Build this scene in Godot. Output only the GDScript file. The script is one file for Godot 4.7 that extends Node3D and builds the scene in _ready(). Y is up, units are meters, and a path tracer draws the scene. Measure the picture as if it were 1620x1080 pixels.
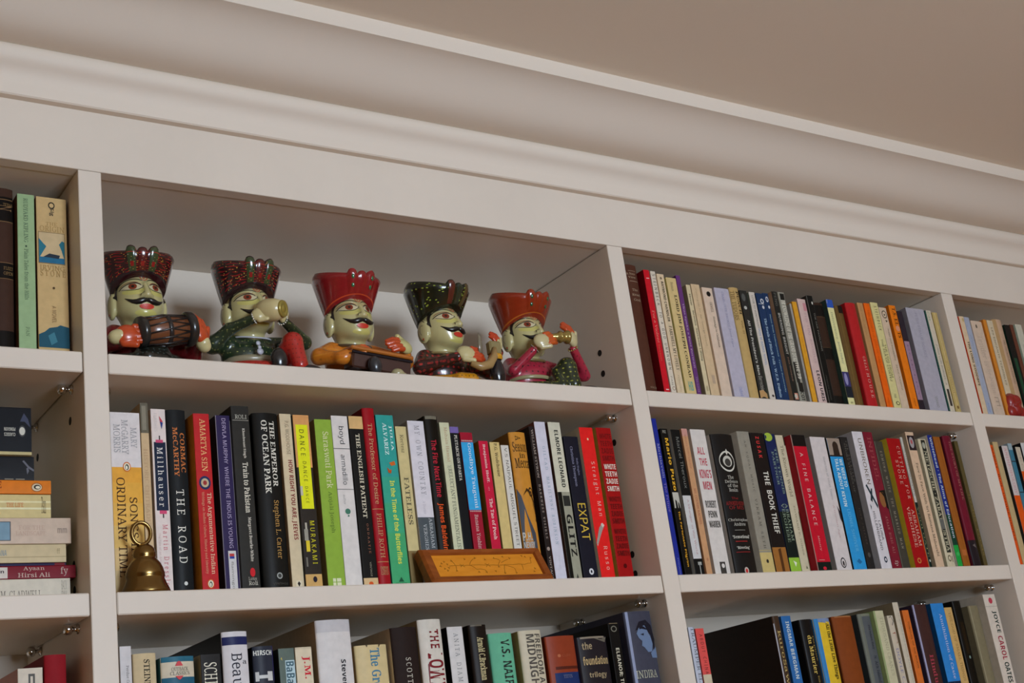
extends Node3D
# World: y up, metres. The bookcase's front plane is z = 0, its left-hand upright in view stands at x = 0.
const Y0 := 1.856            # height of the middle shelf's top above the floor
const CEIL := 2.544
const WIN := Rect2(-0.10, 1.42, 0.95, 0.90)   # the window in the opposite wall: x, sill height, width, height
const WINZ := 3.2
const UPL := [-2.3005, -1.5335, -0.767, -0.0265, 0.74, 1.4898, 2.259]   # left faces of the uprights
const UPR := [-2.274, -1.507, -0.7405, 0.0, 0.768, 1.5191, 2.287]       # right faces
const SH := {"M2": 0.0, "R2": 0.0, "X2": 0.0, "L2": 0.0, "R1": 0.264, "X1": 0.264, "L1": 0.264, "M3": -0.29, "R3": -0.29, "L3": -0.29}
const GRP := {"M2": "books on the centre bay middle shelf", "R1": "books on the right bay top shelf", "R2": "books on the right bay middle shelf",
	"X1": "books on the far bay top shelf", "X2": "books on the far bay middle shelf", "M3": "books on the centre bay lower shelf",
	"R3": "books on the right bay lower shelf", "L1": "books on the left bay top shelf", "L3": "books on the left bay lower shelf", "L2": "books stacked flat in the left bay"}
var names := {}
var mats := {}
var fonts := {}
var texts := {}
var grime: ImageTexture
var rng := RandomNumberGenerator.new()

func _ready():
	# ---------------------------------------------------------------- camera, sky, daylight, exposure
	var cam := Camera3D.new()
	cam.name = "camera"
	cam.fov = 28.661
	cam.near = 0.02
	cam.basis = Basis.from_euler(Vector3(0.32657, -0.62368, -0.13890), EULER_ORDER_YXZ)
	cam.position = Vector3(-0.44626, -0.25571 + Y0, 1.38018)
	add_child(cam)
	cam.current = true
	var env := Environment.new()
	env.background_mode = Environment.BG_COLOR
	env.background_color = Color(0.80, 0.86, 0.95)
	env.background_energy_multiplier = 1.0
	env.tonemap_mode = Environment.TONE_MAPPER_LINEAR
	env.tonemap_exposure = 1.0
	env.sdfgi_enabled = true
	env.ssao_enabled = true
	env.ssil_enabled = true
	var we := WorldEnvironment.new()
	we.name = "world_environment"
	we.environment = env
	add_child(we)
	var al := AreaLight3D.new()                                   # daylight of the window opposite the bookcase
	al.name = "window_daylight"
	al.area_size = Vector2(WIN.size.x, WIN.size.y)
	al.light_color = Color(0.863, 0.930, 1.0)
	al.light_energy = 11.4
	al.area_range = 12.0
	al.area_attenuation = 2.0
	al.shadow_enabled = true
	al.position = Vector3(WIN.get_center().x, WIN.get_center().y, WINZ + 0.11)
	add_child(al, true)
	rng.seed = 7
	make_grime()
	room()
	bookcase()
	ornaments()
	musicians()
	# books: shelf, x, thickness, height, set-back, depth (mm), style, spine, sides, pages, label, what is printed on the spine
	bk("M2", 15.4, 34, 211.5, 48, 130, "p", "c3bcc0", "b9b4b4", "cbb892",
		"white-topped amber paperback at the left end of the centre bay, behind the brass bell",
		"b,.302,.385,0,1,c99038~b,.385,.496,0,1,cb963f~b,.496,.616,0,1,c99b4c~b,.616,.734,0,1,c5a05c~b,.734,.851,0,1,bfa070~b,.851,1,0,1,b49c74~d,.082,.196,.67,.87,F,8d8a90,MARY~d,.041,.232,.37,.58,F,8d8a90,McGARRY~d,.067,.222,.1,.31,F,8d8a90,MORRIS~d,.466,.783,.55,.8,F,3a2418,SONGS IN~d,.36,.885,.14,.41,F,3a2418,ORDINARY TIME~e,.301,.5,.027,.13,b5602a~e,.301,.5,.021,.104,c8bfae~e,.303,.5,.016,.059,2a2320~e,.305,.49,.011,.033,d0c8bb")
	bk("M2", 51.6, 9.4, 225.3, 52, 130, "p", "b49b7c", "b29a7a", "cbb892",
		"thin tall tan paperback with a worn grey stone-like top, between white-amber and white spines",
		"b,0,.159,0,1,5f594e~b,.015,.144,.2,.7,7a7468~d,.242,.71,.25,.7,F,a5866a,HISTORIC CHITRADURGA")
	bk("M2", 64, 17.1, 218.7, 52, 130, "p", "c9bcbc", "bfb3b2", "cbb892",
		"white paperback with a navy block between two pink bars on its spine",
		"b,.181,.546,.12,.92,1d2438~b,.168,.184,.25,.75,b8456a~b,.546,.564,.3,.78,b8456a~b,.146,.168,.48,.56,2a2320~b,.564,.585,.5,.58,2a2320~d,.209,.526,.3,.7,F,c9c4c4,M i l l h a u s e r~d,.619,.955,.45,.8,F,b0606c,M a r t i n    D r e s s l e r~d,.663,.942,.15,.3,S,b29a9c,The Tale of an American Dreamer~d,.023,.125,.2,.4,S,b8b0b0,FLASHES~p,b03a48,.55,.038,.8,.069,.62,.079~p,2a3a78,.6,.069,.8,.074,.7,.11")
	bk("M2", 84, 23.6, 220.2, 56, 130, "h", "1d1e20", "191a1c", "cbb892",
		"black book with orange capitals above large white capitals, beside the pink-barred white spine",
		"d,.127,.34,.62,.86,FB,b06638,CORMAC~d,.096,.363,.27,.5,FB,b06638,McCARTHY~d,.433,.817,.3,.68,F,c6c2bd,T H E    R O A D~e,.922,.55,.01,.09,b9b9b9")
	bk("M2", 111.3, 19.5, 213, 44, 130, "p", "a82428", "b4762a", "cbb892",
		"red paperback with an orange side cover and a round blue crest on its spine",
		"d,.03,.326,.38,.72,F,c8a070,AMARTYA SEN~e,.39,.5,.038,.36,262a50~e,.39,.5,.025,.24,a89a80~e,.39,.5,.013,.12,8a3030~d,.445,.885,.52,.85,F,cbb49a,The Argumentative Indian~d,.44,.883,.22,.42,F,b98a70,Writings on Indian Culture, History and Identity~e,.936,.5,.024,.2,b5602a~e,.936,.5,.019,.16,c8bfae~e,.938,.5,.014,.09,2a2320~e,.94,.49,.01,.05,d0c8bb")
	bk("M2", 140.8, 18, 213.9, 50, 130, "p", "2c2346", "231d38", "cbb892",
		"worn deep purple paperback with rubbed white edges and a small white label at its foot",
		"b,0,1,0,.04,7d7684~b,.03,1,.96,1,8d8690~d,.017,.742,.42,.68,S,9d90b0,DERVLA MURPHY  WHERE THE INDUS IS YOUNG~b,.757,1,.3,.82,b8b4b8~b,.772,.787,.38,.7,a83a3a~b,.787,.8,.38,.7,2c3c8a~d,.814,.962,.42,.62,S,6b6560,flamingo")
	bk("M2", 159.3, 22.3, 225.2, 46, 130, "p", "2b2927", "2a2826", "cbb892",
		"tall charcoal paperback with a red dot near its foot and a line at its top",
		"b,.077,.08,.05,.95,8d8882~a,.048,.07,.2,.85,F,a8a49c,ROLI~d,.122,.285,.52,.7,FB,b8b2aa,Khushwant Singh~d,.307,.576,.45,.76,FB,c0bab0,Train to Pakistan~d,.599,.829,.5,.72,FB,b8b2aa,Margaret Bourke-White~e,.885,.6,.023,.14,b02028~a,.909,.925,.35,.8,F,a09a92,Lotus~a,.929,.95,.35,.85,F,b0aaa2,Roli")
	bk("M2", 189.6, 32.9, 220.4, 52, 130, "h", "1a1816", "1c1a18", "cbb892",
		"thick black book with two lines of white capitals above an ochre name",
		"d,.047,.414,.6,.8,FB,c4bfb8,THE EMPEROR~d,.043,.453,.29,.5,FB,c4bfb8,OF OCEAN PARK~d,.491,.808,.5,.77,F,a8814a,Stephen L. Carter~e,.898,.58,.017,.11,8f9090~e,.898,.58,.011,.07,3a3a3a~a,.935,.945,.3,.9,S,4a4642,VINTAGE")
	bk("M2", 222.9, 15.1, 219.4, 50, 130, "p", "bdac92", "8d7a64", "cbb892",
		"slim cream paperback with dark red capitals running down its spine",
		"d,.041,.233,.4,.72,S,6a5a4c,P.G. WODEHOUSE~d,.264,.708,.36,.8,SB,6e1a20,HOW RIGHT YOU ARE, JEEVES~b,.929,1,.3,.8,c4b8a4~p,2a2320,.42,.944,.55,.932,.68,.944,.55,.962")
	bk("M2", 238.5, 21.3, 217.6, 46, 130, "p", "2c2622", "171412", "cbb892",
		"paperback with a bright yellow title strip over a black city-lights picture",
		"b,0,.304,0,1,c08a58~b,.899,1,0,1,b8925c~b,.057,.538,.12,.86,d8cf20~d,.086,.238,.32,.6,S,1e1c18,D A N C E~d,.27,.384,.38,.6,S,3a3a18,D A N C E~d,.413,.506,.4,.58,S,4a4a18,D A N C E~d,.606,.843,.5,.78,S,b8b020,M U R A K A M I~b,.411,.464,.1,.25,a8a49a~b,.616,.673,.2,.32,a09a90~b,.715,.776,.18,.4,c8b030~b,.652,.715,.12,.35,8a867e~b,.807,.858,.1,.2,6a655e~e,.927,.55,.016,.12,241f2a")
	bk("M2", 268.9, 22.9, 214.6, 50, 130, "p", "7e9a3a", "a88e5c", "cbb892",
		"lime green paperback with pale script lettering and a white grid mark at its foot",
		"d,.073,.407,.42,.78,F,c0bd9c,Saraswati Park~d,.426,.665,.4,.68,F,4e6228,Anjali Joseph~b,.92,.939,.28,.45,c4c4a8~b,.943,1,.28,.45,c4c4a8~b,.92,.939,.5,.75,c4c4a8~b,.943,1,.5,.75,c4c4a8")
	bk("M2", 292.2, 22.5, 220.2, 50, 130, "p", "c3bcbd", "aaa5a4", "cbb892",
		"white paperback with plain black lower-case lettering and a green dot",
		"b,.191,.195,0,1,4a4a4a~b,.426,.429,0,1,4a4a4a~d,.062,.166,.32,.72,S,26262a,boyd~d,.228,.401,.38,.68,S,3a3a3e,armadillo~d,.458,.514,.3,.45,S,908c8c,author~e,.553,.5,.016,.16,3c6a5a~e,.578,.52,.005,.05,3c6a5a")
	bk("M2", 315.4, 19.5, 220, 48, 130, "p", "191716", "201a18", "cbb892",
		"black paperback with cream blocks at top and foot, beside the white dot spine",
		"b,0,.075,0,1,c09c6c~b,.927,1,0,1,c0a27c~d,.104,.592,.38,.66,FB,bfb6a4,THE ENGLISH PATIENT~d,.624,.79,.5,.68,F,8a5a48,O N D A A T J E~d,.839,.919,.5,.62,S,8a8478,VINTAGE~e,.958,.48,.011,.15,b84a20")
	bk("M2", 335.4, 17.1, 231.2, 46, 130, "h", "8d161e", "6b1018", "cbb892",
		"tall crimson book with tan serif lettering rising above its neighbours",
		"d,.089,.537,.3,.65,F,b08c68,The Professor of Desire~b,.563,.566,.05,.95,a88458~d,.588,.827,.3,.65,F,a8825e,PHILIP ROTH~b,.847,.85,.05,.95,a88458~a,.873,.887,.2,.8,S,a8825e,FARRAR~a,.889,.903,.2,.8,S,a8825e,STRAUS~a,.905,.918,.2,.8,S,a8825e,GIROUX")
	bk("M2", 355.1, 25.1, 224.1, 50, 130, "p", "2f8a86", "2f7a78", "cbb892",
		"teal paperback fading to green with yellow lettering and orange butterflies",
		"b,.362,.512,0,1,35907c~b,.512,.682,0,1,3a9270~b,.682,1,0,1,3f9264~d,.061,.21,.68,.86,FB,b5d0cc,JULIA~d,.047,.234,.34,.55,FB,b5d0cc,ALVAREZ~d,.384,.854,.42,.7,SB,bfc04a,In the Time of the Butterflies~p,b05a28,.5,.281,.8,.27,.85,.292,.6,.299~p,a04a20,.35,.308,.5,.324,.6,.317,.55,.343,.4,.338~p,1e4a34,.35,.952,.5,.926,.65,.952~a,.957,.965,.2,.8,S,1e4a34,PLUME")
	bk("M2", 384.2, 15.9, 211.1, 54, 130, "p", "b8a87c", "a89668", "cbb892",
		"pale straw paperback with tall grey capitals, shading brown at its foot",
		"d,.052,.166,.35,.65,F,4a4030,Kertesz~d,.318,.608,.3,.72,FB,5a5240,FATELESS~b,.765,1,0,1,7a6644")
	bk("M2", 400.6, 24.1, 218.2, 50, 130, "p", "c0bbc6", "928c8c", "cbb892",
		"white paperback with letterspaced grey capitals above a slate block, left of the carved box",
		"b,.582,1,0,1,464c52~d,.028,.448,.38,.68,F,7c7880,M Y    O W N    C O U N T R Y~d,.485,.564,.4,.55,F,a09aa8,A Doctor~d,.587,.762,.65,.84,F,a8aab0,ABRAHAM~d,.622,.794,.28,.47,F,a8aab0,VERGHESE")
	bk("M2", 425.1, 21.4, 225.3, 48, 130, "h", "17130f", "1a1512", "cbb892",
		"black hardback with tall red and orange condensed lettering",
		"d,.143,.481,.3,.68,SB,a02030,The Fire Next Time~d,.515,.785,.25,.68,SB,c0481c,James Baldwin~b,0,.019,.1,.9,6a6458")
	bk("M2", 449.7, 14.9, 218.5, 52, 130, "p", "b7b69c", "a3a28a", "cbb892",
		"pale sage paperback with thin grey serif capitals, right of the black hardback",
		"d,.029,.244,.4,.7,F,9a7a62,Mohsin Hamid~d,.265,.281,.3,.7,S,6a6a60,THE~d,.285,.779,.38,.74,F,55564e,RELUCTANT FUNDAMENTALIST")
	bk("M2", 465, 13.2, 213.2, 52, 130, "p", "17181a", "1b1b1e", "cbb892",
		"thin black paperback with a lilac cap and white serif capitals",
		"b,0,.04,0,1,6a5a98~d,.052,.342,.4,.72,FB,b8b4ae,PLUTARCH ON SPARTA")
	bk("M2", 478.6, 18.8, 205.5, 50, 130, "p", "8d1a2c", "701622", "cbb892",
		"paperback with a sky blue title panel between dark red ends",
		"b,.065,.509,0,1,3390c8~a,.051,.06,.05,.95,SB,b8a0a0,............~a,.513,.521,.05,.95,SB,b8a0a0,............~d,.071,.498,.42,.78,F,c8d4dc,Goodbye Tsugumi~d,.539,.81,.35,.65,F,c0a0a0,Banana Yoshimoto")
	bk("M2", 503.3, 14.5, 193.4, 46, 130, "p", "b01c38", "7c5a20", "cbb892",
		"raspberry paperback with an olive-brown side cover and white serif lettering",
		"d,.023,.293,.32,.66,FB,cbb0b0,Benjamin Hoff.~d,.325,.348,.4,.55,F,c8a0a4,. . .~d,.403,.685,.35,.7,FB,cbb0b0,The Tao of Pooh")
	bk("M2", 523.2, 15.6, 193.5, 50, 130, "p", "bba570", "a18a58", "cbb892",
		"pale buff paperback with a small brown name at its top",
		"d,.007,.244,.4,.72,FB,4a3a28,P.G. Wodehouse")
	bk("M2", 539.3, 12.3, 189.2, 48, 130, "p", "bfbab6", "a5a09c", "cbb892",
		"slim white paperback with thin dark sans capitals, left of the ochre jacket",
		"d,.019,.723,.38,.72,S,55504c,V S NAIPAUL  MIGUEL STREET")
	bk("M2", 553.7, 26.7, 207.2, 44, 130, "h", "b0772e", "7a5628", "cbb892",
		"wide ochre jacketed hardback with dark scrolling script and a drawn face",
		"p,3a3c46,.02,.375,.2,.425,.4,.547,.75,.669,.8,.991,0,.991~d,.025,.057,.3,.6,F,3a2a18,A~a,.066,.133,.1,.9,F,3a2a18,Season~a,.139,.174,.4,.75,F,3a2a18,in~a,.176,.241,.12,.98,F,3a2a18,Mecca~p,3a2614,.3,.425,.55,.375,.8,.4,.95,.474,.9,.474,.75,.412,.55,.394~e,.4,.8,.032,.14,2a1c10~e,.4,.8,.021,.09,b0772e~e,.403,.8,.011,.05,2a1c10~a,.663,.717,.02,.5,SB,a8a8a8,P.H.~a,.724,.765,.02,.6,SB,a8a8a8,NEWBY~p,2a1c10,.86,.474,.9,.474,1,.572,.96,.572~p,2a1c10,.92,.572,1,.567,1,.584,.9,.596")
	bk("M2", 589.2, 8.2, 217.3, 48, 130, "p", "241d1c", "2b2220", "cbb892",
		"narrow dark brown paperback with pale capitals, right of the ochre jacket",
		"d,.018,.333,.35,.75,F,9a8a84,WILLIAM STYRON~d,.375,.716,.35,.72,F,9a8a84,D A R K N E S S    V I S I B L E~e,.778,.5,.012,.3,8a7a74~d,.823,.967,.35,.7,F,9a8a84,VINTAGE")
	bk("M2", 597.8, 18, 223.9, 46, 130, "p", "b9b6c6", "6a4038", "cbb892",
		"pale bluish white paperback with thin grey-blue letterspaced capitals",
		"d,.155,.302,.45,.68,F,76889a,G I L E A D~d,.346,.761,.42,.66,F,76889a,M A R I L Y N N E    R O B I N S O N~d,.823,.913,.45,.6,F,a8a8b4,Virago")
	bk("M2", 622.2, 20.5, 224.9, 48, 130, "p", "b7b3a4", "5a4038", "cbb892",
		"paperback half white with black bold capitals, half black with grey blocks",
		"b,.44,1,0,.32,15130f~b,.44,1,.3,1,8a887a~d,.05,.411,.42,.72,SB,191816,ELMORE LEONARD~b,.463,.527,.35,.9,2a2a28~d,.579,.835,.4,.85,SB,1b1a18,GLITZ~p,3a3a34,.5,.964,.62,.936,.7,.964")
	bk("M2", 645.4, 24.6, 205.3, 48, 130, "p", "1b1a24", "1a1922", "cbb892",
		"blue-black paperback with tall yellow capitals and a white mark at its foot",
		"d,.15,.269,.62,.78,F,7a7a98,Holly Hughes~d,.071,.347,.3,.52,F,80809c,Christina Thompson~d,.462,.712,.28,.82,S,b89a3a,EXPAT~e,.92,.55,.021,.16,b8b8c0~e,.92,.55,.01,.06,1b1a24")
	bk("M2", 670.4, 23.4, 217.5, 42, 130, "p", "c8201f", "a8a090", "cbb892",
		"bright red paperback with thin white lettering and a drawn goose neck",
		"d,.227,.58,.42,.78,S,cf9a92,S t r a i g h t    M a n~d,.774,.921,.45,.72,S,cf9a92,R u s s o~e,.078,.52,.008,.06,c8b090~p,8a807c,0,.75,.35,.655,.6,.628,.75,.643,.55,.673,.3,.72,.05,.774~p,b8a8a0,.5,.633,.62,.625,.76,.64,.6,.655")
	bk("M2", 701.6, 26.3, 218.9, 44, 130, "p", "8d1414", "b08a3a", "cbb892",
		"dark red paperback with four stacked repeats of a four-line title, one in white",
		"a,.04,.074,.14,.92,SB,5a1210,WHITE~a,.089,.123,.14,.92,SB,5a1210,TEETH~a,.138,.172,.14,.92,SB,5a1210,ZADIE~a,.187,.22,.14,.92,SB,5a1210,SMITH~a,.243,.276,.14,.92,SB,cbbdb4,WHITE~a,.291,.324,.14,.92,SB,cbbdb4,TEETH~a,.339,.372,.14,.92,SB,cbbdb4,ZADIE~a,.387,.42,.14,.92,SB,cbbdb4,SMITH~a,.456,.488,.14,.92,SB,5a1210,WHITE~a,.503,.536,.14,.92,SB,5a1210,TEETH~a,.55,.583,.14,.92,SB,5a1210,ZADIE~a,.597,.63,.14,.92,SB,5a1210,SMITH~a,.664,.696,.14,.92,SB,5a1210,WHITE~a,.71,.743,.14,.92,SB,5a1210,TEETH~a,.757,.789,.14,.92,SB,5a1210,ZADIE~a,.803,.835,.14,.92,SB,5a1210,SMITH~e,.899,.5,.014,.1,4a0c0c")
	bk("R1", 788.4, 30, 210.1, 30, 130, "h", "4a2c22", "432820", "cbb892",
		"large dark brown cloth book half hidden by the upright, with small tan lettering",
		"b,.046,.049,.35,.85,8a7466~a,.063,.079,.2,.78,F,9a8472,A New~a,.09,.105,.3,.78,F,9a8472,View~b,.126,.13,.35,.9,8a7466~a,.186,.204,.4,.75,F,9a8472,The~a,.224,.241,.35,.88,F,9a8472,Ritual~a,.261,.28,.4,.85,F,9a8472,God~a,.918,.931,.5,.95,S,9a8472,H O U S E")
	bk("R1", 823.6, 11.2, 201.9, 24, 130, "p", "b01824", "6a1016", "cbb892",
		"bright red slim paperback with a faint italic title, second from the upright",
		"b,.064,.071,.3,.8,c8a0a0~d,.326,.581,.3,.7,F,c07a70,For a Violent~d,.592,.723,.3,.6,F,b05040,Season~b,.937,.946,.3,.8,c8a0a0")
	bk("R1", 835.3, 9.6, 199.9, 22, 130, "p", "bdb2a6", "9a8f84", "cbb892",
		"slim white paperback with wide-set black sans capitals, right of the red spine",
		"d,.023,.278,.25,.8,S,2a2622,S T E I N B E C K~d,.329,.786,.3,.8,S,2a2622,T O    A    G O D    U N K N O W N~d,.839,.906,.3,.6,S,6a625a,PAN~e,.933,.6,.016,.3,7a6a60~e,.933,.6,.011,.2,bdb2a6")
	bk("R1", 845.3, 13.8, 195.9, 20, 130, "p", "bca88e", "a8927a", "cbb892",
		"cream paperback with condensed black capitals in two groups",
		"e,.035,.5,.011,.15,6a5a4a~d,.063,.394,.4,.75,SB,26201a,RAYMOND CHANDLER~d,.429,.787,.4,.8,FB,4a4036,FAREWELL MY LOVELY~d,.826,.954,.4,.6,S,9a8670,PENGUIN")
	bk("R1", 861.2, 19.5, 190.9, 18, 130, "p", "b59f72", "b0a86a", "cbb892",
		"straw paperback with bold black italic-looking serif capitals, left of the purple spine",
		"d,.037,.115,.35,.6,F,6a5a40,Bantam~d,.146,.837,.42,.76,FB,241d14,LORD JIM·JOSEPH CONRAD~a,.871,.946,.3,.75,SB,5a8a80,HB")
	bk("R1", 885.4, 8.4, 198.5, 22, 130, "p", "5a3268", "4a2858", "cbb892",
		"narrow purple paperback with white lettering tucked behind the straw spine",
		"d,.231,.757,.25,.7,FB,9a86a0,Thus Spoke a Poet Portrait~d,.825,.947,.3,.7,F,8a7690,The Lives")
	bk("R1", 906.7, 8.7, 186.8, 26, 130, "p", "b8a98c", "8a7a62", "cbb892",
		"thin cream paperback with cramped dark lettering, right of a shadowed gap",
		"d,.078,.183,.3,.7,FB,4a4234,Hesse~d,.227,.667,.3,.8,FB,4a4234,Demian  Narcissus Lifting~e,.9,.5,.024,.25,9a8a70")
	bk("R1", 917.2, 17.5, 189.3, 26, 130, "p", "b59d80", "a58d70", "cbb892",
		"tan paperback with faint brown sans title and a pale square mark",
		"d,.039,.303,.35,.6,S,8a745c,Coming Up for Air~d,.328,.534,.4,.65,S,8a745c,George Orwell~b,.785,.856,.4,.75,a08a78")
	bk("R1", 935.1, 21.1, 183.9, 22, 130, "p", "bba697", "a89484", "cbb892",
		"cream-pink paperback with a small black bird emblem near its top",
		"e,.056,.55,.023,.2,1e1a18~p,1e1a18,.5,.042,.7,.06,.6,.083~d,.13,.223,.5,.72,F,3a302a,ORWELL~d,.258,.534,.5,.75,F,3a302a,Homage to Catalonia")
	bk("R1", 957, 30.4, 184.2, 18, 130, "p", "9d98aa", "8b8694", "cbb892",
		"wide lavender-grey paperback with faint letterspaced capitals",
		"d,.032,.353,.45,.62,F,72708c,CHARLOTTE BRONTË~d,.364,.531,.45,.62,F,72708c,Jane Eyre~d,.882,.961,.4,.6,F,6a70a0,Oxford")
	bk("R1", 992.9, 19.6, 189.4, 20, 130, "h", "a58a5c", "967c50", "cbb892",
		"tan cloth book with stacked dark titles near its top, right of the lavender spine",
		"d,.032,.291,.05,.38,FB,6a5434,THE TUDORS~d,.032,.239,.55,.85,FB,33261a,PUNCH~d,.291,.41,.5,.7,F,6a5434,Vol. II")
	bk("R1", 1016.8, 15.7, 188.1, 24, 130, "p", "2a2826", "242220", "cbb892",
		"black paperback with white running title and a tan patch at its foot",
		"e,.063,.4,.035,.25,4a4a4a~e,.157,.4,.016,.2,9a9a98~d,.267,.752,.3,.62,SB,a8a4a0,All The President's Men~d,.763,.892,.25,.75,S,8a8680,Bernstein~p,a07c54,0,.892,.5,.881,1,.914,1,.953,0,.953")
	bk("R1", 1032.9, 12.2, 185.2, 20, 130, "p", "b3aaa4", "5a6058", "cbb892",
		"slim white paperback with grey then blue lettering beside the navy pair",
		"d,.032,.328,.35,.68,S,5a5450,LOOK TO WINDWARD~d,.334,.665,.35,.7,S,6076a0,IAIN M BANKS NOVEL~e,.935,.6,.011,.2,3a3030")
	bk("R1", 1047.8, 15.2, 184.8, 20, 130, "p", "1f3050", "1a2842", "cbb892",
		"navy paperback with a white oval and large white title, left of its navy twin",
		"e,.072,.7,.024,.25,b0b0b8~e,.072,.7,.014,.12,1f3050~a,.096,.102,.1,.9,S,8a8a94,____~e,.128,.7,.016,.16,b0b0b8~d,.23,.945,.45,.78,FB,8fa4b8,The Souls of Black Folk · W.E.B. DuBois")
	bk("R1", 1065.5, 11.9, 187.4, 22, 130, "p", "1f3050", "1a2842", "cbb892",
		"navy paperback with a white oval and small teal-tinted lettering, right of its navy twin",
		"e,.056,.6,.026,.25,b0b0b8~e,.056,.6,.015,.12,1f3050~e,.127,.7,.015,.16,b0b0b8~d,.193,.893,.4,.68,FB,7f98a4,Notes from Underground · Fyodor Dostoevsky")
	bk("R1", 1077.9, 12.1, 188.3, 14, 130, "p", "22211f", "8a6e58", "cbb892",
		"black paperback with a grey-brown side cover and worn white lettering",
		"b,.91,.966,.3,.9,b07868~d,.012,.131,.3,.7,S,5a5854,PENG~d,.196,.568,.35,.75,SB,8f8c88,BURNING BRIGHT~d,.591,.808,.35,.65,F,8a6a5c,John Steinbeck~e,.938,.5,.02,.25,a8a098")
	bk("R1", 1096.1, 14.2, 190.7, 18, 130, "p", "7d7a72", "8a8778", "cbb892",
		"narrow mottled black-and-white paperback with blocky capitals",
		"b,.012,.071,.25,.9,1e1c1a~d,.071,.627,.25,.85,FB,bdb8ae,DR KNOWLEDGE OF THE GRAND DUKE~b,.627,.808,.1,.6,2a2826~d,.627,.774,.4,.9,SB,b8b2a8,THE 39~b,.808,.887,.2,.9,22201e~d,.887,.965,.3,.8,SB,2a2826,COT")
	bk("R1", 1120.2, 4.4, 173.8, 20, 130, "p", "8a8684", "807c7a", "cbb892",
		"plain mid-grey thin paperback, left of the mustard spine",
		"d,.174,.782,.35,.6,S,75716f,HARDY THE WOODLANDERS")
	bk("R1", 1124.9, 10.1, 176.8, 18, 130, "p", "bd8628", "a87420", "cbb892",
		"mustard yellow paperback, plain but for a faint brown title",
		"d,.338,.599,.35,.6,S,a87020,THE MEMOIRS")
	bk("R1", 1138.1, 18.5, 183.1, 18, 130, "p", "b59c9a", "a08a88", "cbb892",
		"pale pink paperback with red-pink patch above and bold black lettering below",
		"b,.036,.112,.55,.95,b07880~d,.124,.606,.45,.75,S,a08288,THE HAJ  EXODUS~d,.674,.957,.45,.8,SB,26222a,LEON URIS")
	bk("R1", 1157, 13.3, 189.2, 14, 130, "p", "161514", "2a2826", "cbb892",
		"glossy black paperback with worn white edges and tiny white print, near the shelf centre",
		"b,0,1,0,.05,57544f~e,.067,.75,.014,.12,b0aca6~d,.158,.509,.62,.82,S,7c7872,THE FAR PAVILIONS~b,0,1,.94,1,3c3936~d,.731,.95,.3,.5,S,4a4844,PENGUIN BOOKS")
	bk("R1", 1178, 26.2, 182.5, 22, 130, "h", "33231c", "1e1a17", "cbb892",
		"wide dark leather-look book banded black and brown, set back between black and lemon spines",
		"b,.024,.138,0,1,181513~b,.434,.545,0,1,181513~b,.886,1,0,1,181513~b,.134,.141,0,1,4a3626~b,.43,.435,0,1,4a3626")
	bk("R1", 1204.6, 14.9, 187.5, 16, 130, "p", "c2bd8c", "2c3a34", "cbb892",
		"lemon paperback with a bright blue torn top and a violet picture near its foot",
		"b,0,.076,0,1,2a4a9c~p,b8b4a0,0,0,.12,0,.05,.041~d,.117,.373,.3,.6,F,7a8068,Deliverance~d,.396,.601,.3,.65,F,6a7470,James Dickey~b,.675,.911,0,1,35305a~b,.81,.911,0,1,1c2028~e,.743,.4,.056,.25,7a76a0~a,.944,.964,.3,.7,S,6a6a50,dell")
	bk("R1", 1233.1, 19.3, 183.1, 24, 130, "h", "5c4526", "54401f", "cbb892",
		"olive-brown old book with gilt edge lines, left of the tall red spine",
		"b,.08,1,.3,.36,6c5530~b,0,.074,.3,1,1e1916~b,0,1,.9,1,3f301a")
	bk("R1", 1252.8, 24.7, 187.2, 16, 130, "h", "9c1f22", "8a181c", "cbb892",
		"solid red book with small pale letterspaced capitals on its lower half",
		"d,.512,.645,.42,.64,F,c09a90,G R E A T~d,.668,.896,.42,.66,F,c09a90,H O U S E")
	bk("R1", 1284.9, 13.9, 191.2, 20, 130, "p", "a27a52", "966f48", "cbb892",
		"plain tan paperback between red and orange spines",
		"d,.034,.314,.3,.55,S,8a6642,THE SNOW LEOPARD")
	bk("R1", 1299.1, 14.1, 191, 18, 130, "p", "cc5614", "b04a12", "cbb892",
		"vivid orange paperback right of the plain tan spine",
		"d,.066,.657,.35,.6,F,a84410,THE VENDOR OF SWEETS · NARAYAN~d,.883,.956,.3,.55,S,a03a10,Penguin")
	bk("R1", 1313.7, 18.1, 193, 16, 130, "p", "b9b07e", "a89e6c", "cbb892",
		"pale yellow paperback with black sans capitals in two lines",
		"d,.031,.264,.4,.75,S,2a2618,S T E I N B E C K~d,.39,.698,.58,.82,S,3a3424,THE LOG FROM~d,.344,.737,.28,.52,S,3a3424,THE SEA OF CORTEZ~d,.849,.883,.3,.6,S,5a5440,PAN~e,.933,.6,.018,.26,4a4430~e,.933,.6,.011,.16,b9b07e")
	bk("R1", 1335.3, 18.6, 186.6, 18, 130, "p", "b49f8c", "a28d7a", "cbb892",
		"pinkish cream paperback with a circular black monogram at its top",
		"e,.067,.55,.039,.33,4a4038~e,.067,.55,.029,.25,b49f8c~e,.071,.55,.01,.1,4a4038~p,3a302a,.5,.122,.8,.128,.6,.146~d,.206,.517,.45,.72,F,5a4c44,Sense and Sensibility~d,.553,.8,.45,.7,F,6a5a50,Jane Austen")
	bk("R1", 1359.9, 16.7, 192.2, 16, 130, "p", "c86a18", "b05c14", "cbb892",
		"orange paperback with stencil-like black lettering at its top",
		"d,.021,.311,.4,.85,FB,2c1a0e,T.S. ELIOTS~e,.221,.6,.028,.3,b87a60~d,.878,.953,.4,.65,S,8a4010,Faber")
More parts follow.
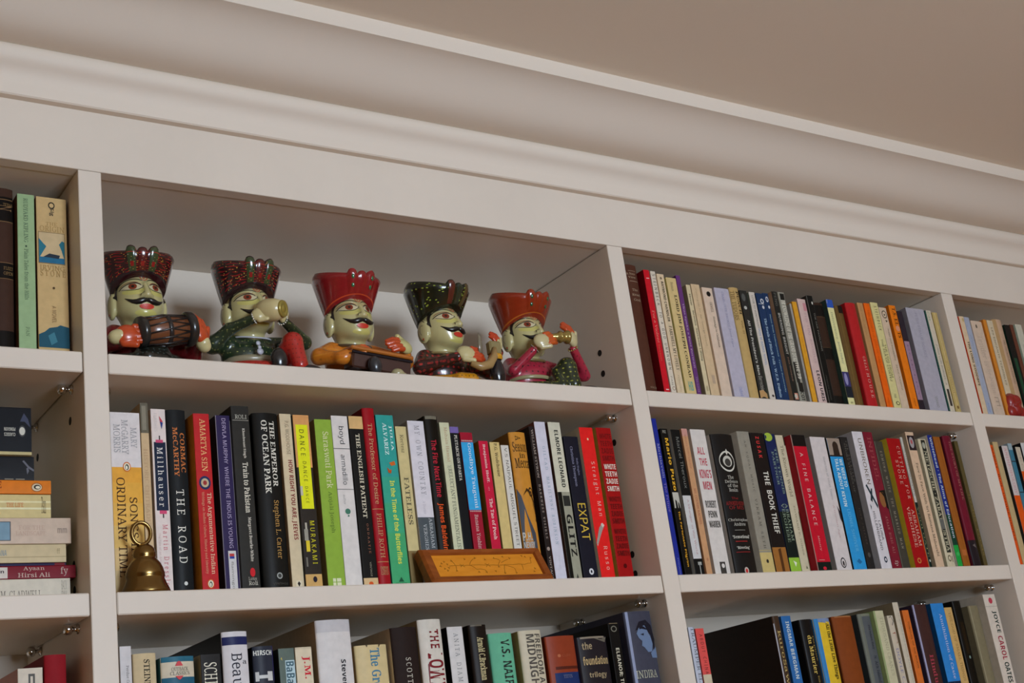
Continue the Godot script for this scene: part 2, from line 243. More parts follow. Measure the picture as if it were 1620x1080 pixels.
	bk("R1", 1383.9, 13, 185, 20, 130, "p", "8a7084", "231d24", "cbb892",
		"thin dark-topped mauve paperback, left of the wide lavender spine",
		"b,0,.301,0,1,2c242c~b,.873,1,0,1,2a2228~d,.321,.86,.35,.65,F,705a70,POETRY")
	bk("R1", 1401.5, 47.4, 191, 14, 130, "p", "94909e", "6c6870", "cbb892",
		"widest lavender-grey paperback with a faint thin title, near the right end",
		"d,.044,.475,.42,.55,S,7c7888,PETER STRAUB HOUSES~d,.847,.948,.42,.56,S,70706c,VIRAGO")
	bk("R1", 1452.5, 14.7, 190.4, 14, 130, "p", "b3a89a", "1c4a44", "cbb892",
		"slim white paperback with a dark green left edge and tiny title",
		"b,0,1,0,.1,1f4f48~d,.011,.104,.3,.6,S,6a8a70,Cat~d,.329,.727,.35,.72,S,6a6a64,JORGE LUIS BORGES · A~b,.765,.926,.35,.75,3a3430")
	bk("R1", 1467.6, 13.2, 187.1, 12, 130, "p", "a08c5c", "8a784e", "cbb892",
		"olive-tan thin paperback at the right end of the right bay, top shelf",
		"b,0,1,.4,.5,b8a478~d,.483,.8,.3,.6,F,8a7448,Small Island~e,.937,.5,.016,.2,6a5030")
	bk("X1", 1540.6, 13, 186.5, 12, 130, "p", "bba58c", "c03c18", "cbb892",
		"cream paperback with an orange left cover and bold black condensed capitals, beside the far upright",
		"e,.035,.7,.019,.2,a08a60~d,.256,.704,.45,.85,SB,1e1a16,THE LONG GOODBYE")
	bk("X1", 1565.6, 14.4, 190.1, 20, 130, "p", "8e93a6", "7c8194", "cbb892",
		"dusty blue paperback between two cream spines, beyond the far upright",
		"d,.183,.494,.3,.55,S,76809c,OF MICE AND MEN~d,.854,.952,.3,.6,F,5a74a8,Arrow")
	bk("X1", 1580.4, 30.6, 183.7, 18, 130, "p", "b39f90", "a28e80", "cbb892",
		"wide pinkish cream paperback with sketchy pale lines and a grey E-like mark",
		"e,.056,.4,.02,.08,5a5048~d,.148,.472,.25,.7,F,a08c80,Tender is~d,.472,.75,.3,.7,F,a08e84,the Night~b,.791,.799,.35,.7,8a7a70~b,.832,.84,.4,.7,8a7a70~b,.873,.881,.4,.75,8a7a70~b,.791,.881,.66,.7,8a7a70")
	bk("X1", 1611.4, 9.2, 187, 14, 130, "p", "b5722c", "a06020", "cbb892",
		"thin amber paperback beyond the far upright",
		"")
	bk("X1", 1628, 16.4, 188.8, 18, 130, "p", "b3a48e", "9c8e7a", "cbb892",
		"cream paperback with small black letterspaced capitals, right of the thin amber spine",
		"d,.076,.664,.4,.68,S,5a5044,LES ENFANTS TERRIBLES")
	bk("X1", 1644.7, 27.7, 191.9, 16, 130, "h", "a88c78", "8a7050", "cbb892",
		"worn beige book with a rounded tan spine, behind the red carved ornament",
		"d,.209,.653,.5,.68,F,6a5848,THE DECAMERON · BOCCACCIO~b,0,1,0,.3,9a7c58")
	bk("X1", 1683.1, 16, 186, 22, 130, "p", "1d1b1a", "1a2a20", "cbb892",
		"black paperback right of the worn beige book, beyond the far upright",
		"b,.352,.914,.2,.7,22402e")
	bk("X1", 1703.8, 10.4, 188.7, 24, 130, "p", "5a3428", "4a2a22", "cbb892",
		"thin reddish brown book beyond the far upright",
		"")
	bk("X1", 1714.6, 18.8, 188.9, 20, 130, "p", "a8a498", "8a9a8c", "cbb892",
		"pale grey-green paperback at the picture edge, far bay top shelf",
		"d,.211,.773,.4,.7,F,7a7a70,SELECTED POEMS")
	bk("R2", 800.1, 8.2, 234.1, 36, 130, "p", "222a80", "1c246c", "cbb892",
		"royal blue thin paperback against the upright, first on the right bay middle shelf",
		"d,.16,.38,.3,.75,F,8a8aa8,Machiavelli~d,.41,.592,.3,.8,F,7a68a0,The Prince~d,.872,.972,.35,.65,F,7a80b0,Everyman")
	bk("R2", 811.6, 13.3, 218.7, 34, 130, "p", "171412", "141210", "cbb892",
		"black paperback with big yellow author letters, a small white picture and yellow title",
		"a,.011,.031,.25,.7,SB,8a8680,PUZ~d,.065,.423,.4,.86,SB,c8962a,Mario Puzo~b,.434,.539,.12,.95,a8a49c~p,1c1a18,.3,.539,.35,.481,.55,.492,.6,.539~p,1c1a18,.65,.539,.7,.497,.85,.508,.9,.539~d,.56,.923,.4,.72,SB,c08a28,The Fortunate Pilgrim")
	bk("R2", 827.5, 17.2, 216.6, 30, 130, "p", "151414", "8f8c88", "cbb892",
		"black paperback with a white lower panel and grey handwritten author name",
		"d,.051,.405,.42,.75,S,6a6a68,Marcel Theroux~b,.454,.875,.02,.9,b4b2b6~d,.48,.844,.38,.62,S,9a6a70,A Stranger in this World~b,.896,.917,.4,.8,8a8a88~b,.917,1,.52,.62,8a8a88")
	bk("R2", 848.2, 10.9, 218.9, 30, 130, "p", "b08462", "a07050", "cbb892",
		"thin salmon-tan paperback with dark red small capitals, left of the thick white spine",
		"b,0,.053,0,1,b08078~d,.042,.276,.3,.62,F,9a5a48,Journey to the Land of~d,.41,.654,.32,.64,F,8a4436,MY COUSIN RACHEL~e,.883,.5,.012,.15,9a6a50")
	bk("R2", 859.4, 28.7, 216.5, 24, 130, "p", "bcb5b4", "8d8886", "cbb892",
		"thick white paperback with stacked red then black tall letters",
		"a,.125,.175,.22,.72,SB,a03848,ALL~a,.202,.252,.25,.75,SB,a03848,THE~a,.281,.339,.12,.9,SB,a03848,KING'S~a,.363,.418,.22,.78,SB,a03848,MEN~a,.494,.542,.15,.85,SB,3a3634,ROBERT~a,.563,.609,.22,.78,SB,3a3634,PENN~a,.631,.676,.15,.88,SB,3a3634,WARREN~b,.905,1,.36,.72,3a3634~e,.931,.56,.015,.1,bcb5b4")
	bk("R2", 894.7, 43.6, 209.4, 18, 130, "h", "1b1817", "b0a8a4", "cbb892",
		"thick black jacketed hardback with a white circular crest and tiny white and red print",
		"e,.199,.5,.076,.34,b4b0aa~e,.199,.5,.064,.28,1b1817~e,.199,.5,.041,.2,a8a49e~e,.207,.5,.028,.13,3a3634~p,b4b0aa,.44,.134,.5,.109,.56,.134,.5,.155~a,.302,.327,.36,.62,F,a8a49e,The~a,.334,.356,.22,.8,F,a8a49e,Defence~a,.363,.386,.3,.76,F,a8a49e,of the~a,.393,.418,.32,.72,F,a8a49e,Realm~a,.457,.474,.35,.65,S,7a2424,The~a,.488,.514,.12,.92,S,8a2626,AUTHORIZED HISTORY~a,.519,.544,.2,.85,S,7a2424,OF MI5~a,.608,.633,.08,.95,F,a8a49e,Christopher~a,.637,.66,.25,.78,F,a8a49e,Andrew~b,.689,.692,.25,.7,8a8680~a,.725,.748,.12,.86,FB,b0aca6,'Sensational'~b,.766,.772,.2,.7,8a2626~a,.803,.828,.2,.76,FB,b0aca6,'Riveting'~b,.841,.846,.15,.75,7a2424~e,.972,.42,.024,.09,a89a94~e,.974,.42,.015,.05,a83030")
	bk("R2", 955.7, 24.8, 218.2, 28, 130, "p", "817b72", "a8a29a", "cbb892",
		"grey paperback with letterspaced dark capitals and a cream foot block",
		"b,.83,.833,0,1,b09c58~b,.846,1,0,1,b09c68~d,.063,.427,.42,.6,F,47423c,A N    E Q U A L    M U S I C~d,.476,.819,.42,.6,F,47423c,V I K R A M    S E T H~e,.905,.5,.013,.1,2a2622")
	bk("R2", 980.9, 27.4, 216.3, 26, 130, "p", "1d1716", "262020", "cbb892",
		"dark brown-black paperback with white uneven capitals and red letters on top",
		"d,.026,.182,.35,.6,SB,b03030,Z U S A K~d,.277,.377,.42,.8,SB,b8b4ae,THE~d,.413,.553,.42,.8,SB,b8b4ae,BOOK~d,.573,.717,.42,.8,SB,b8b4ae,THIEF~b,.813,1,0,1,8a5a2c~p,1d1716,0,.813,1,.813,1,.767,0,.838~p,4a2c18,.4,.828,.6,.818,.62,.979,.42,.979")
	bk("R2", 1014.9, 21.6, 217.3, 30, 130, "p", "1d2348", "20263e", "cbb892",
		"navy paperback with a lime disc at the top and a lime block at its foot",
		"e,.024,.32,.031,.4,8aa03a~b,.56,.883,0,1,161c1a~b,.883,1,0,1,84a83a~d,.102,.435,.68,.88,FB,6a7c74,THE TENNIS~d,.129,.372,.34,.54,FB,6a7c74,PARTNER~d,.503,.766,.62,.86,F,7c8a78,ABRAHAM~d,.503,.776,.26,.5,F,7c8a78,VERGHESE~p,c4c8b4,.35,.903,.65,.918,.5,.948")
	bk("R2", 1039.7, 18.3, 216.4, 32, 130, "p", "b3a892", "4a3a2c", "cbb892",
		"mottled cream paperback with dark italic-looking title and dark edges",
		"b,0,.076,.85,1,3a2c22~b,.556,1,.9,1,5a4a38~d,.076,.45,.35,.68,F,5a5040,The Known World~d,.514,.866,.4,.62,F,7a705e,EDWARD P. JONES~p,5a5a40,.5,.958,.6,.938,.7,.96")
	bk("R2", 1058.3, 30.3, 213.6, 18, 130, "p", "aa1628", "7d141e", "cbb892",
		"bright red paperback black at both ends, with worn pale edges and spaced small capitals",
		"b,0,.085,0,1,181414~b,.927,1,0,1,141a18~e,.972,.5,.012,.12,b02030~b,0,1,0,.04,8a6a64~b,.912,.915,.2,.6,b89a94~d,.134,.666,.38,.6,S,c0a0a0,A    F I N E    B A L A N C E~d,.74,.849,.4,.55,F,c08a8a,Mistry")
	bk("R2", 1104.1, 33.2, 213.1, 22, 130, "p", "b8afb2", "87827f", "cbb892",
		"white-grey paperback with tiny grey title and a black bird outline at its foot",
		"d,.148,.473,.6,.74,S,8a8488,Sketches of Small Towns~d,.511,.752,.55,.68,S,a08084,A Golden Age~p,2c2830,.85,.516,1,.559,1,.645,.9,.613~e,.933,.48,.038,.17,2a2628~e,.933,.48,.029,.12,b8afb2~e,.938,.48,.019,.06,2a2628")
	bk("R2", 1143.7, 28.7, 212.9, 24, 130, "p", "2a82bc", "2a2622", "cbb892",
		"sky blue paperback with white capitals below a dark portrait picture",
		"b,0,.141,0,1,8a7a70~p,2a201c,.3,.141,.35,.049,.55,.022,.75,.049,.8,.141~e,.06,.55,.035,.22,30241e~b,.13,.141,0,1,241c1a~d,.157,.371,.62,.86,SB,b4c4cc,WE NEED TO~d,.157,.519,.26,.5,SB,b4c4cc,TALK ABOUT KEVIN~d,.54,.852,.4,.62,S,5a9cc4,LIONEL SHRIVER~p,1e5a8a,.3,.924,.5,.903,.7,.929,.5,.944")
	bk("R2", 1184.2, 16.4, 218.6, 32, 130, "p", "262221", "242020", "cbb892",
		"dark brown-black paperback with rows of dim grey capitals beside the airplane spine",
		"d,.026,.334,.62,.82,F,5c5650,T H E    S E L E C T E D~d,.047,.418,.34,.54,F,5c5650,SHORT STORIES OF~d,.532,.799,.42,.62,F,55463c,J O H N    C H E E V E R~e,.875,.5,.018,.18,4a4542")
	bk("R2", 1201, 24.3, 224.8, 20, 130, "p", "bab4bc", "8f8b90", "cbb892",
		"white paperback with a dark propeller airplane drawn across its spine",
		"d,.05,.386,.4,.72,S,5a4c3c,UNBROKEN~p,26343c,.18,.396,.3,.386,.95,.538,.88,.563~p,1e2a32,.35,.502,.6,.418,.72,.418,.5,.518~p,26343c,.2,.528,.3,.548,.24,.57~d,.583,.857,.3,.5,S,4a4648,HILLENBRAND~d,.648,.788,.62,.82,S,4a4648,LAURA~e,.924,.52,.022,.14,202838~e,.924,.52,.011,.07,bab4bc")
	bk("R2", 1238.3, 21.7, 228.4, 30, 130, "p", "6d1c2a", "5a1622", "cbb892",
		"maroon paperback with a small brown portrait at mid-height",
		"d,.037,.351,.35,.7,F,8a4448,INFIDEL~p,4a3020,0,.432,1,.417,1,.563,0,.553~e,.493,.55,.057,.32,7a5030~p,1a1614,.3,.432,1,.422,1,.563,.8,.553,.75,.473,.5,.442~d,.614,.872,.4,.62,F,9a6a68,A Y A A N    H I R S I    A L I~d,.925,.962,.3,.7,F,a89490,fp")
	bk("R2", 1263.8, 19.1, 214.1, 32, 130, "p", "3c3832", "47423a", "cbb892",
		"dark olive-grey paperback with small pale capitals, left of the yellow-sided red spine",
		"b,0,1,0,.05,5f594e~d,.077,.401,.42,.66,F,8a8274,E D M U N D    W H I T E~d,.445,.831,.42,.66,F,8a8274,T H E    M A R R I E D    M A N")
	bk("R2", 1283.3, 32, 216.8, 22, 130, "p", "8e1316", "a8902a", "cbb892",
		"dark red thick paperback with a yellow side cover, widest red on its shelf",
		"d,.06,.468,.6,.8,F,b89488,C U T T I N G    F O R~d,.17,.355,.28,.48,F,b89488,S T O N E~d,.548,.824,.62,.82,F,b89488,ABRAHAM~d,.527,.834,.3,.5,F,b89488,VERGHESE~e,.933,.35,.021,.14,a86a3a~e,.933,.35,.012,.08,8e1316~b,.452,1,.92,1,b04a18")
	bk("R2", 1329.9, 5.4, 223.2, 32, 130, "p", "ada6a0", "9a948e", "cbb892",
		"narrow paperback white above and dark green below, right of the thick dark red spine",
		"b,.497,1,0,1,15211c~d,.09,.454,.3,.75,F,6e6862,Autobiography~d,.528,.903,.25,.7,F,8a8a60,YOGI GATE~e,.929,.5,.01,.25,a8a8a0")
	bk("R2", 1335.7, 20, 230.2, 24, 130, "p", "bb9f88", "8a7a68", "cbb892",
		"peach paperback with a framed picture at its top and dark lettering",
		"b,.026,.137,.08,.96,2a2024~e,.079,.5,.042,.28,8a8488~e,.074,.5,.017,.12,9a4a50~d,.231,.909,.4,.68,F,3f362e,Face To Face With Sri Ramana Maharshi")
	bk("R2", 1366.3, 19.3, 219.6, 26, 130, "p", "b3a892", "a89e86", "cbb892",
		"cream paperback with an ornate dark strip of lettering, left of the blue-green spine",
		"b,.007,.876,.3,.85,2a2a26~e,.051,.58,.026,.2,8a8a80~d,.092,.865,.4,.76,FB,a09a84,NIETZSCHE · ZARATHUSTRA~b,.621,.699,.3,.85,5a5a58~e,.919,.45,.024,.2,5a5444~e,.919,.45,.015,.13,b3a892~b,.903,.947,.75,.82,4a4438")
	bk("R2", 1395.2, 11.6, 228, 28, 130, "p", "1e2a74", "b8b0a4", "cbb892",
		"narrow paperback blue above and green below with white running title",
		"b,.622,1,0,1,1d8438~b,.6,.826,0,1,15382a~b,.826,1,0,1,1d8a3a~d,.015,.773,.3,.78,SB,a0a8b8,Whitehead · The Aims of Education~e,.89,.5,.015,.3,3a9a50")
	bk("R2", 1420.1, 17.2, 228.5, 36, 130, "p", "8a5020", "7a4418", "cbb892",
		"plain chestnut brown wood-grained book right of the blue-green spine",
		"b,0,1,.6,.66,7a4418~b,.853,.896,.2,.8,a05a30")
	bk("R2", 1439.8, 21.5, 229.2, 30, 130, "h", "611626", "4a1220", "cbb892",
		"rounded maroon book with small gold capitals and a black lower end",
		"b,.79,1,0,1,221a1e~d,.041,.49,.45,.68,F,96645c,THE STORY OF MY LIFE~p,5a5050,.3,.828,.6,.817,.7,.849")
	bk("R2", 1470.4, 9.5, 221.8, 34, 130, "p", "4f4226", "46391f", "cbb892",
		"thin dark olive book set back at the right end, middle shelf",
		"d,.421,.897,.4,.7,F,76653c,HYMNS · POEMS")
	bk("X2", 1545.7, 9.1, 213.2, 20, 130, "p", "c04a1a", "a83c12", "cbb892",
		"orange-red thin paperback with black capitals, first beyond the far upright, middle shelf",
		"d,.024,.795,.3,.7,S,3a1c10,RABBIT · RUN · UPDIKE NOVELS")
	bk("X2", 1564.7, 14.3, 221, 26, 130, "p", "a8926c", "967f5a", "cbb892",
		"pale tan plain paperback beyond the far upright, right of the orange-red one",
		"")
	bk("X2", 1579.4, 15.6, 212.7, 20, 130, "p", "b4aaac", "1e1c1c", "cbb892",
		"paperback white with pink letters above and orange below, beyond the far upright",
		"d,.016,.408,.3,.7,F,b07880,ANTHROPOLOGY~b,.42,1,0,1,c04c18")
	bk("X2", 1609.5, 11, 220.3, 28, 130, "p", "3a6a80", "8a9298", "cbb892",
		"steel blue panelled paperback beyond the far upright",
		"b,0,.054,0,1,8a9aa4~b,.146,.154,0,1,2a2a2c~b,.4,.408,0,1,2a2a2c")
	bk("X2", 1620.8, 13.1, 212.3, 22, 130, "p", "aca294", "1c1a1a", "cbb892",
		"paperback cream above and orange below at the picture edge, far bay middle shelf",
		"b,.209,1,0,1,b84a18~d,.025,.202,.3,.7,S,a08a80,ZEN")
	bk("X2", 1644.9, 18.7, 222, 26, 130, "p", "b0aeb0", "161618", "cbb892",
		"white and blue paperback at the picture edge, far bay middle shelf, rightmost",
		"b,.157,.351,0,1,2a5aa0")
	bk("M3", 12.9, 12.4, 238.6, 36, 140, "p", "b6b2b8", "a8a4a8", "cbb892",
		"thin white paperback at the left end of the lower shelf, centre bay",
		"d,.084,.232,.45,.75,F,4a4648,Perdue Carrington")
	bk("M3", 26.8, 25.3, 230, 34, 140, "h", "b5a284", "a08e70", "cbb892",
		"buff cloth book with bold black capitals, second on the centre bay lower shelf",
		"d,.028,.222,.42,.68,FB,26221e,STEINBECK ")
	bk("M3", 55.1, 36.9, 224, 28, 140, "h", "b7ac9c", "2a5a6a", "cbb892",
		"white jacketed book with teal bands and red fan ornaments on its spine",
		"b,0,.025,0,1,2a5a70~b,.098,.144,0,1,26526a~p,b04048,.38,.045,.45,.026,.5,.022,.55,.026,.62,.045~p,b04048,.38,.092,.45,.106,.5,.111,.55,.106,.62,.092~a,.051,.068,.28,.78,F,6a6a68,OUTBACK~a,.071,.088,.24,.82,F,6a6a68,CLASSICS")
	bk("M3", 98.8, 22.9, 224.4, 30, 140, "p", "242222", "a09678", "cbb892",
		"black paperback with tall white serif letters and a cream side",
		"d,.039,.294,.15,.78,F,c4beb2,SCHINDLER")
	bk("M3", 122.2, 29.8, 246.5, 22, 210, "h", "b9b5bc", "141214", "cbb892",
		"tall white jacketed hardback with a navy band, its black cover turned to view",
		"b,.023,.059,0,1,22264e~d,.095,.369,.3,.72,F,2a2a34,Beautiful~a,.128,.144,.72,.88,F,2a2a34,a")
	bk("M3", 160.9, 24.5, 230.2, 32, 140, "h", "2b2d38", "24242c", "cbb892",
		"slate-black jacketed hardback with white block letters and a big H",
		"a,.02,.043,.03,.9,SB,c4c4c4,HIRSCH~b,.121,.165,.06,.22,b0b0b4~b,.121,.165,.62,.88,b0b0b4~b,.137,.153,.22,.62,b0b0b4~b,0,.165,.94,1,3a3468")
	bk("M3", 191.6, 19.2, 226.5, 34, 140, "p", "55605c", "2c3432", "cbb892",
		"grey-teal paperback with pale blue boxed letters",
		"b,.059,.172,.38,.98,a0b4c0~d,.065,.172,.42,.92,SB,3c5664,BaBa~p,a89a50,.1,.049,.18,.042,.2,.059")
	bk("M3", 211.2, 20.3, 226.5, 32, 140, "p", "c0b3a0", "a89a86", "cbb892",
		"cream paperback with red slanted initials",
		"d,.045,.453,.36,.85,FB,b02030,J.M. COETZEE~b,0,.009,0,1,b4a894")
	bk("M3", 236.5, 44.1, 254.7, 24, 210, "h", "bcb7ba", "9a8a76", "cbb892",
		"very thick white jacketed hardback with small black lettering, widest on the lower shelf",
		"d,.179,.421,.56,.76,SB,26242a,Steven Saylor~b,0,.055,0,1,aca8ae")
	bk("M3", 289.9, 42.5, 225.2, 36, 140, "h", "b9a67e", "b09a74", "cbb892",
		"wide cream book with a chipped jacket top and blue lettering",
		"d,.018,.272,.42,.72,FB,3a6a8a,The Great~p,4a4030,.3,0,.36,0,.34,.012~p,4a4030,.7,0,.76,0,.7,.015")
	bk("M3", 336.2, 35.2, 242.9, 30, 140, "h", "241a18", "b5a99a", "cbb892",
		"dark brown-black hardback with pale letterspaced capitals and white page-edge line",
		"d,.148,.447,.42,.62,F,b4aea6,S C O T T    T U R O W")
	bk("M3", 371.8, 32.2, 250.1, 26, 140, "h", "b9b2ac", "8a7a60", "cbb892",
		"white jacketed hardback with slanting dark red striped capitals",
		"d,.048,.139,.4,.8,SB,6a1c22,THE~d,.161,.39,.25,.9,SB,6a1c22,LOWEST~p,6a1c22,.22,.211,.28,.211,.2,.353")
	bk("M3", 413.3, 22.2, 240.4, 32, 140, "p", "b9b5b8", "151315", "cbb892",
		"white-spined paperback with a black side and thin grey letterspaced capitals",
		"b,0,0,0,1,151315~d,.032,.354,.38,.66,F,6c6c70,A N I T A    D I A M A N T~b,.001,.283,.97,1,8a8688")
	bk("M3", 445.6, 26.2, 241.6, 32, 140, "h", "1c1512", "18120f", "cbb892",
		"black book with pale yellow lettering running down, right of the white-spined one",
		"d,.064,.279,.35,.72,FB,b0a480,Arnold C.Brackman~b,0,.008,.1,.7,5a5248")
	bk("M3", 475.3, 35.1, 230.1, 34, 140, "h", "5a9a80", "7a9a70", "cbb892",
		"mint green book with heavy black lettering, lower shelf of the centre bay",
		"d,.035,.383,.42,.8,SB,262a28,V.S. NAIPAUL")
	bk("M3", 516.6, 34.5, 230.6, 28, 140, "h", "b0a694", "8a7a54", "cbb892",
		"beige jacketed hardback with two lines of dark blocky capitals",
		"d,.021,.31,.62,.88,SB,4a4440,FREEDOM AT~d,.021,.331,.26,.58,SB,4a4440,MIDNIGHT")
	bk("M3", 560.3, 46.2, 222.2, 34, 140, "h", "7c3420", "6c2c1a", "cbb892",
		"rust-red cloth book with a navy label on its lower spine",
		"b,.173,.19,.2,1,4a2018~b,.208,.348,.15,1,1e2c58~e,.112,.35,.009,.05,9a5a40~a,.106,.119,.45,.75,S,8a4a34,CLIFF~a,.221,.239,.4,.7,F,6a6a80,TITUS")
	bk("M3", 606.9, 48.3, 218.4, 30, 140, "h", "211c20", "2a2a40", "cbb892",
		"black torn-jacket hardback with stacked rounded tan letters",
		"a,.032,.074,.12,.42,SB,8a7a62,the~a,.115,.165,.1,.92,SB,a08a66,foundation~a,.206,.247,.22,.8,SB,8a7a62,trilogy~b,0,.011,.1,.9,7a7064~p,5a544c,.5,.011,1,.007,.9,.037")
	bk("M3", 657.3, 17.2, 233.7, 28, 140, "p", "131110", "131110", "cbb892",
		"black narrow book with pale capitals and a small ringed mark, beside the blue-faced spine",
		"e,.032,.5,.017,.28,6a665e~e,.032,.5,.012,.2,131110~d,.139,.476,.4,.72,SB,b0aa9c,ELEANOR: THE YEARS~b,0,.003,.1,.9,7a6a54")
	bk("M3", 684, 46, 246.8, 22, 200, "h", "3a3a48", "33313f", "cbb892",
		"blue-black jacketed hardback with a pale blue face picture, rightmost on the centre bay lower shelf",
		"p,5b6b8a,.3,.119,.4,.09,.62,.077,.8,.127,.86,.177,.78,.218,.62,.22,.5,.193,.42,.185,.46,.16,.36,.144~p,1c1a22,.28,.102,.45,.056,.7,.048,.9,.077,1,.152,.9,.21,.84,.152,.7,.102,.5,.095~p,22242e,.42,.124,.56,.119,.54,.132~p,5b6b8a,.72,.226,.98,.193,1,.251,.75,.251~a,.313,.353,.1,.85,F,9a9a8c,INDIRA~b,0,.455,.04,.12,7c82a0")
	bk("R3", 801.2, 10.2, 223.5, 36, 140, "p", "a4a8ba", "8a90a0", "cbb892",
		"narrow pale blue-white book at the left end of the right bay lower shelf",
		"d,.002,.381,.4,.9,F,4a4a54,TRAUMPER ELLI")
	bk("R3", 813.9, 15, 221.1, 36, 140, "p", "c04a48", "a03c3a", "cbb892",
		"coral red narrow paperback with a cream lower part and dark hand-drawn capitals",
		"b,.283,1,0,1,b5a894~d,.036,.28,.35,.72,S,5a2422,A B O U T    C H I N A")
	bk("R3", 953, 13.1, 230.7, 24, 205, "h", "3a2a20", "211a16", "cbb892",
		"big dark brown jacketed hardback, its broad cover facing the gap to its left",
		"b,.046,1,.02,.09,a8a8b4~d,.089,.454,.3,.75,F,a08c5a,kuroSawa")
	bk("R3", 975.3, 18.8, 230.7, 30, 140, "p", "2a5a94", "1e4470", "cbb892",
		"cobalt blue paperback with white bold capitals",
		"d,.034,.387,.35,.7,SB,a8b0b4,INGMAR BERGMAN")
	bk("R3", 1014.3, 26.5, 224.5, 32, 140, "h", "171413", "141111", "cbb892",
		"black book with two lines of gold lettering beside the cobalt spine",
		"d,.105,.352,.32,.6,FB,b09850,du Maurier~d,.108,.268,.66,.82,F,8a7440,Daphne~d,.363,.407,.5,.65,F,8a7440,Rule")
	bk("R3", 1041.1, 33.3, 223.9, 28, 140, "h", "c0a02c", "2a6aa0", "cbb892",
		"yellow paperback edged in blue with bold black serif title",
		"b,0,.023,0,1,6a7a9c~b,0,1,0,.2,2a6ca4~p,6a7a9c,.2,.023,.35,.023,.4,.014,.5,.023,1,.023,1,.043,.7,.032~d,.035,.395,.52,.84,FB,1e1c16,All the Little Live Things")
	bk("R3", 1086.9, 42.8, 226.6, 34, 140, "h", "713818", "5a2c14", "cbb892",
		"wide rust-brown plain cloth book in the lower row",
		"b,0,.009,.1,.9,8a5a38")
	bk("R3", 1142.7, 27.8, 228.1, 34, 140, "h", "4c4f54", "2a2e30", "cbb892",
		"slate grey book with dark blue hand-lettering, right of the rust-brown one",
		"b,0,.017,0,1,6a6c60~b,0,1,0,.22,5c5e56~d,.076,.237,.48,.72,F,1e2030,Hawkes Bay~d,.277,.453,.48,.72,F,1e2030,N. Ark Island")
	bk("R3", 1171.6, 22, 230.7, 30, 140, "p", "aba68c", "7c8a5c", "cbb892",
		"cream-green paperback with faint grey title and a soft green left edge",
		"b,0,1,0,.14,7f8c62~d,.042,.424,.5,.8,F,8a8672,THOUSAND CRANES")
	bk("R3", 1204.6, 13.2, 222.8, 34, 140, "p", "aea294", "a4988a", "cbb892",
		"cream paperback with a looping line and thin violet capitals",
		"p,6a6460,.3,.016,.6,.01,.8,.04,.5,.064,.6,.07,.95,.04,.6,.002,.2,.013~p,8a5a4a,.2,.124,.8,.112,.9,.184,.6,.196,.85,.178,.75,.124~d,.226,.457,.3,.75,S,6a6a90,DOYLE C.")
	bk("R3", 1218.7, 12.5, 242, 30, 200, "p", "b0a698", "6e6250", "cbb892",
		"tall narrow cream book with tiny grey print, its grey-brown cover in view",
		"d,.066,.506,.55,.8,F,8a8278,MODERN BUILDINGS AND IDEAS")
	bk("R3", 1241.7, 14.7, 229.7, 34, 140, "p", "b8602a", "a0501e", "cbb892",
		"orange narrow paperback with small black capitals, lower row",
		"d,.075,.387,.45,.72,S,3a1e10,TONGUES OF THE MOON")
	bk("R3", 1265.3, 32.2, 236.6, 28, 140, "h", "3a2422", "2c2230", "cbb892",
		"dark maroon jacketed hardback with a shiny silvery left edge and pink-red lettering",
		"b,0,1,0,.07,8a88a8~d,.329,.512,.3,.55,FB,8a3440,Hindu")
	bk("R3", 1304.5, 30.1, 236.8, 28, 140, "p", "2a70b4", "143a60", "cbb892",
		"clear blue paperback with light pinkish italic-looking title",
		"d,.07,.496,.5,.72,F,a8a8c4,Annihilation of Caste~b,.513,1,0,1,16223a")
	bk("R3", 1340.2, 18.1, 229.9, 32, 140, "p", "b08f5c", "8a6c40", "cbb892",
		"tan narrow paperback with brown capitals, right of the clear blue spine",
		"d,.034,.501,.4,.7,F,7a5c34,THE GOD OF SMALL THINGS")
	bk("R3", 1393.3, 20.7, 242.9, 54, 140, "h", "17130f", "100e0c", "cbb892",
		"tall black book set back in shadow right of the tan narrow one",
		"e,.375,.5,.01,.1,6a7a74~b,.141,.351,.3,.7,241a10")
	bk("R3", 1414.3, 24.3, 231.8, 40, 140, "h", "6e6550", "5a5240", "cbb892",
		"grey-olive cloth book set between the black and white ones",
		"b,0,1,.06,.12,827a64")
	bk("R3", 1439, 30.4, 246.8, 28, 140, "p", "b9aea6", "a0968c", "cbb892",
		"tall white paperback with bold green-black and red capitals, rightmost on its shelf",
		"b,.079,.081,0,1,7a706a~e,.042,.52,.02,.16,a03444~d,.109,.254,.4,.78,SB,1c2a26,JOYCE~d,.275,.429,.4,.78,SB,8a2436,CAROL~d,.446,.577,.4,.78,SB,1c2a26,OATES")
	bk("L1", -109.4, 23.5, 210.1, 49, 130, "h", "3a2720", "2c1d18", "cbb892",
		"thick brown leather-look book with black spine bands, at the picture's left edge",
		"b,.051,.202,0,1,15110f~b,.196,.201,0,1,6a5038~b,.065,.07,0,1,6a5038~b,.438,.535,0,1,15110f~b,.438,.442,0,1,6a5038~b,.53,.534,0,1,6a5038~b,.828,1,0,1,15110f~d,.101,.135,.3,.9,F,6a5038,N~a,.09,.108,.5,.95,F,7a6040,TEXAS~a,.463,.481,.5,.95,F,7a6040,FLEET~a,.492,.511,.5,.95,F,7a6040,OPEN")
	bk("L1", -83.9, 18.9, 201.8, 41, 130, "p", "859c78", "5a4030", "cbb892",
		"pale green paperback with small serif lettering, beside the cream spine",
		"d,.025,.298,.36,.6,F,3a4a3c,RUDYARD KIPLING~e,.321,.48,.006,.06,3a4a3c~d,.338,.644,.36,.6,F,3a4a3c,Plain Tales from the Hills~d,.804,.859,.4,.6,F,5a6a50,PAN")
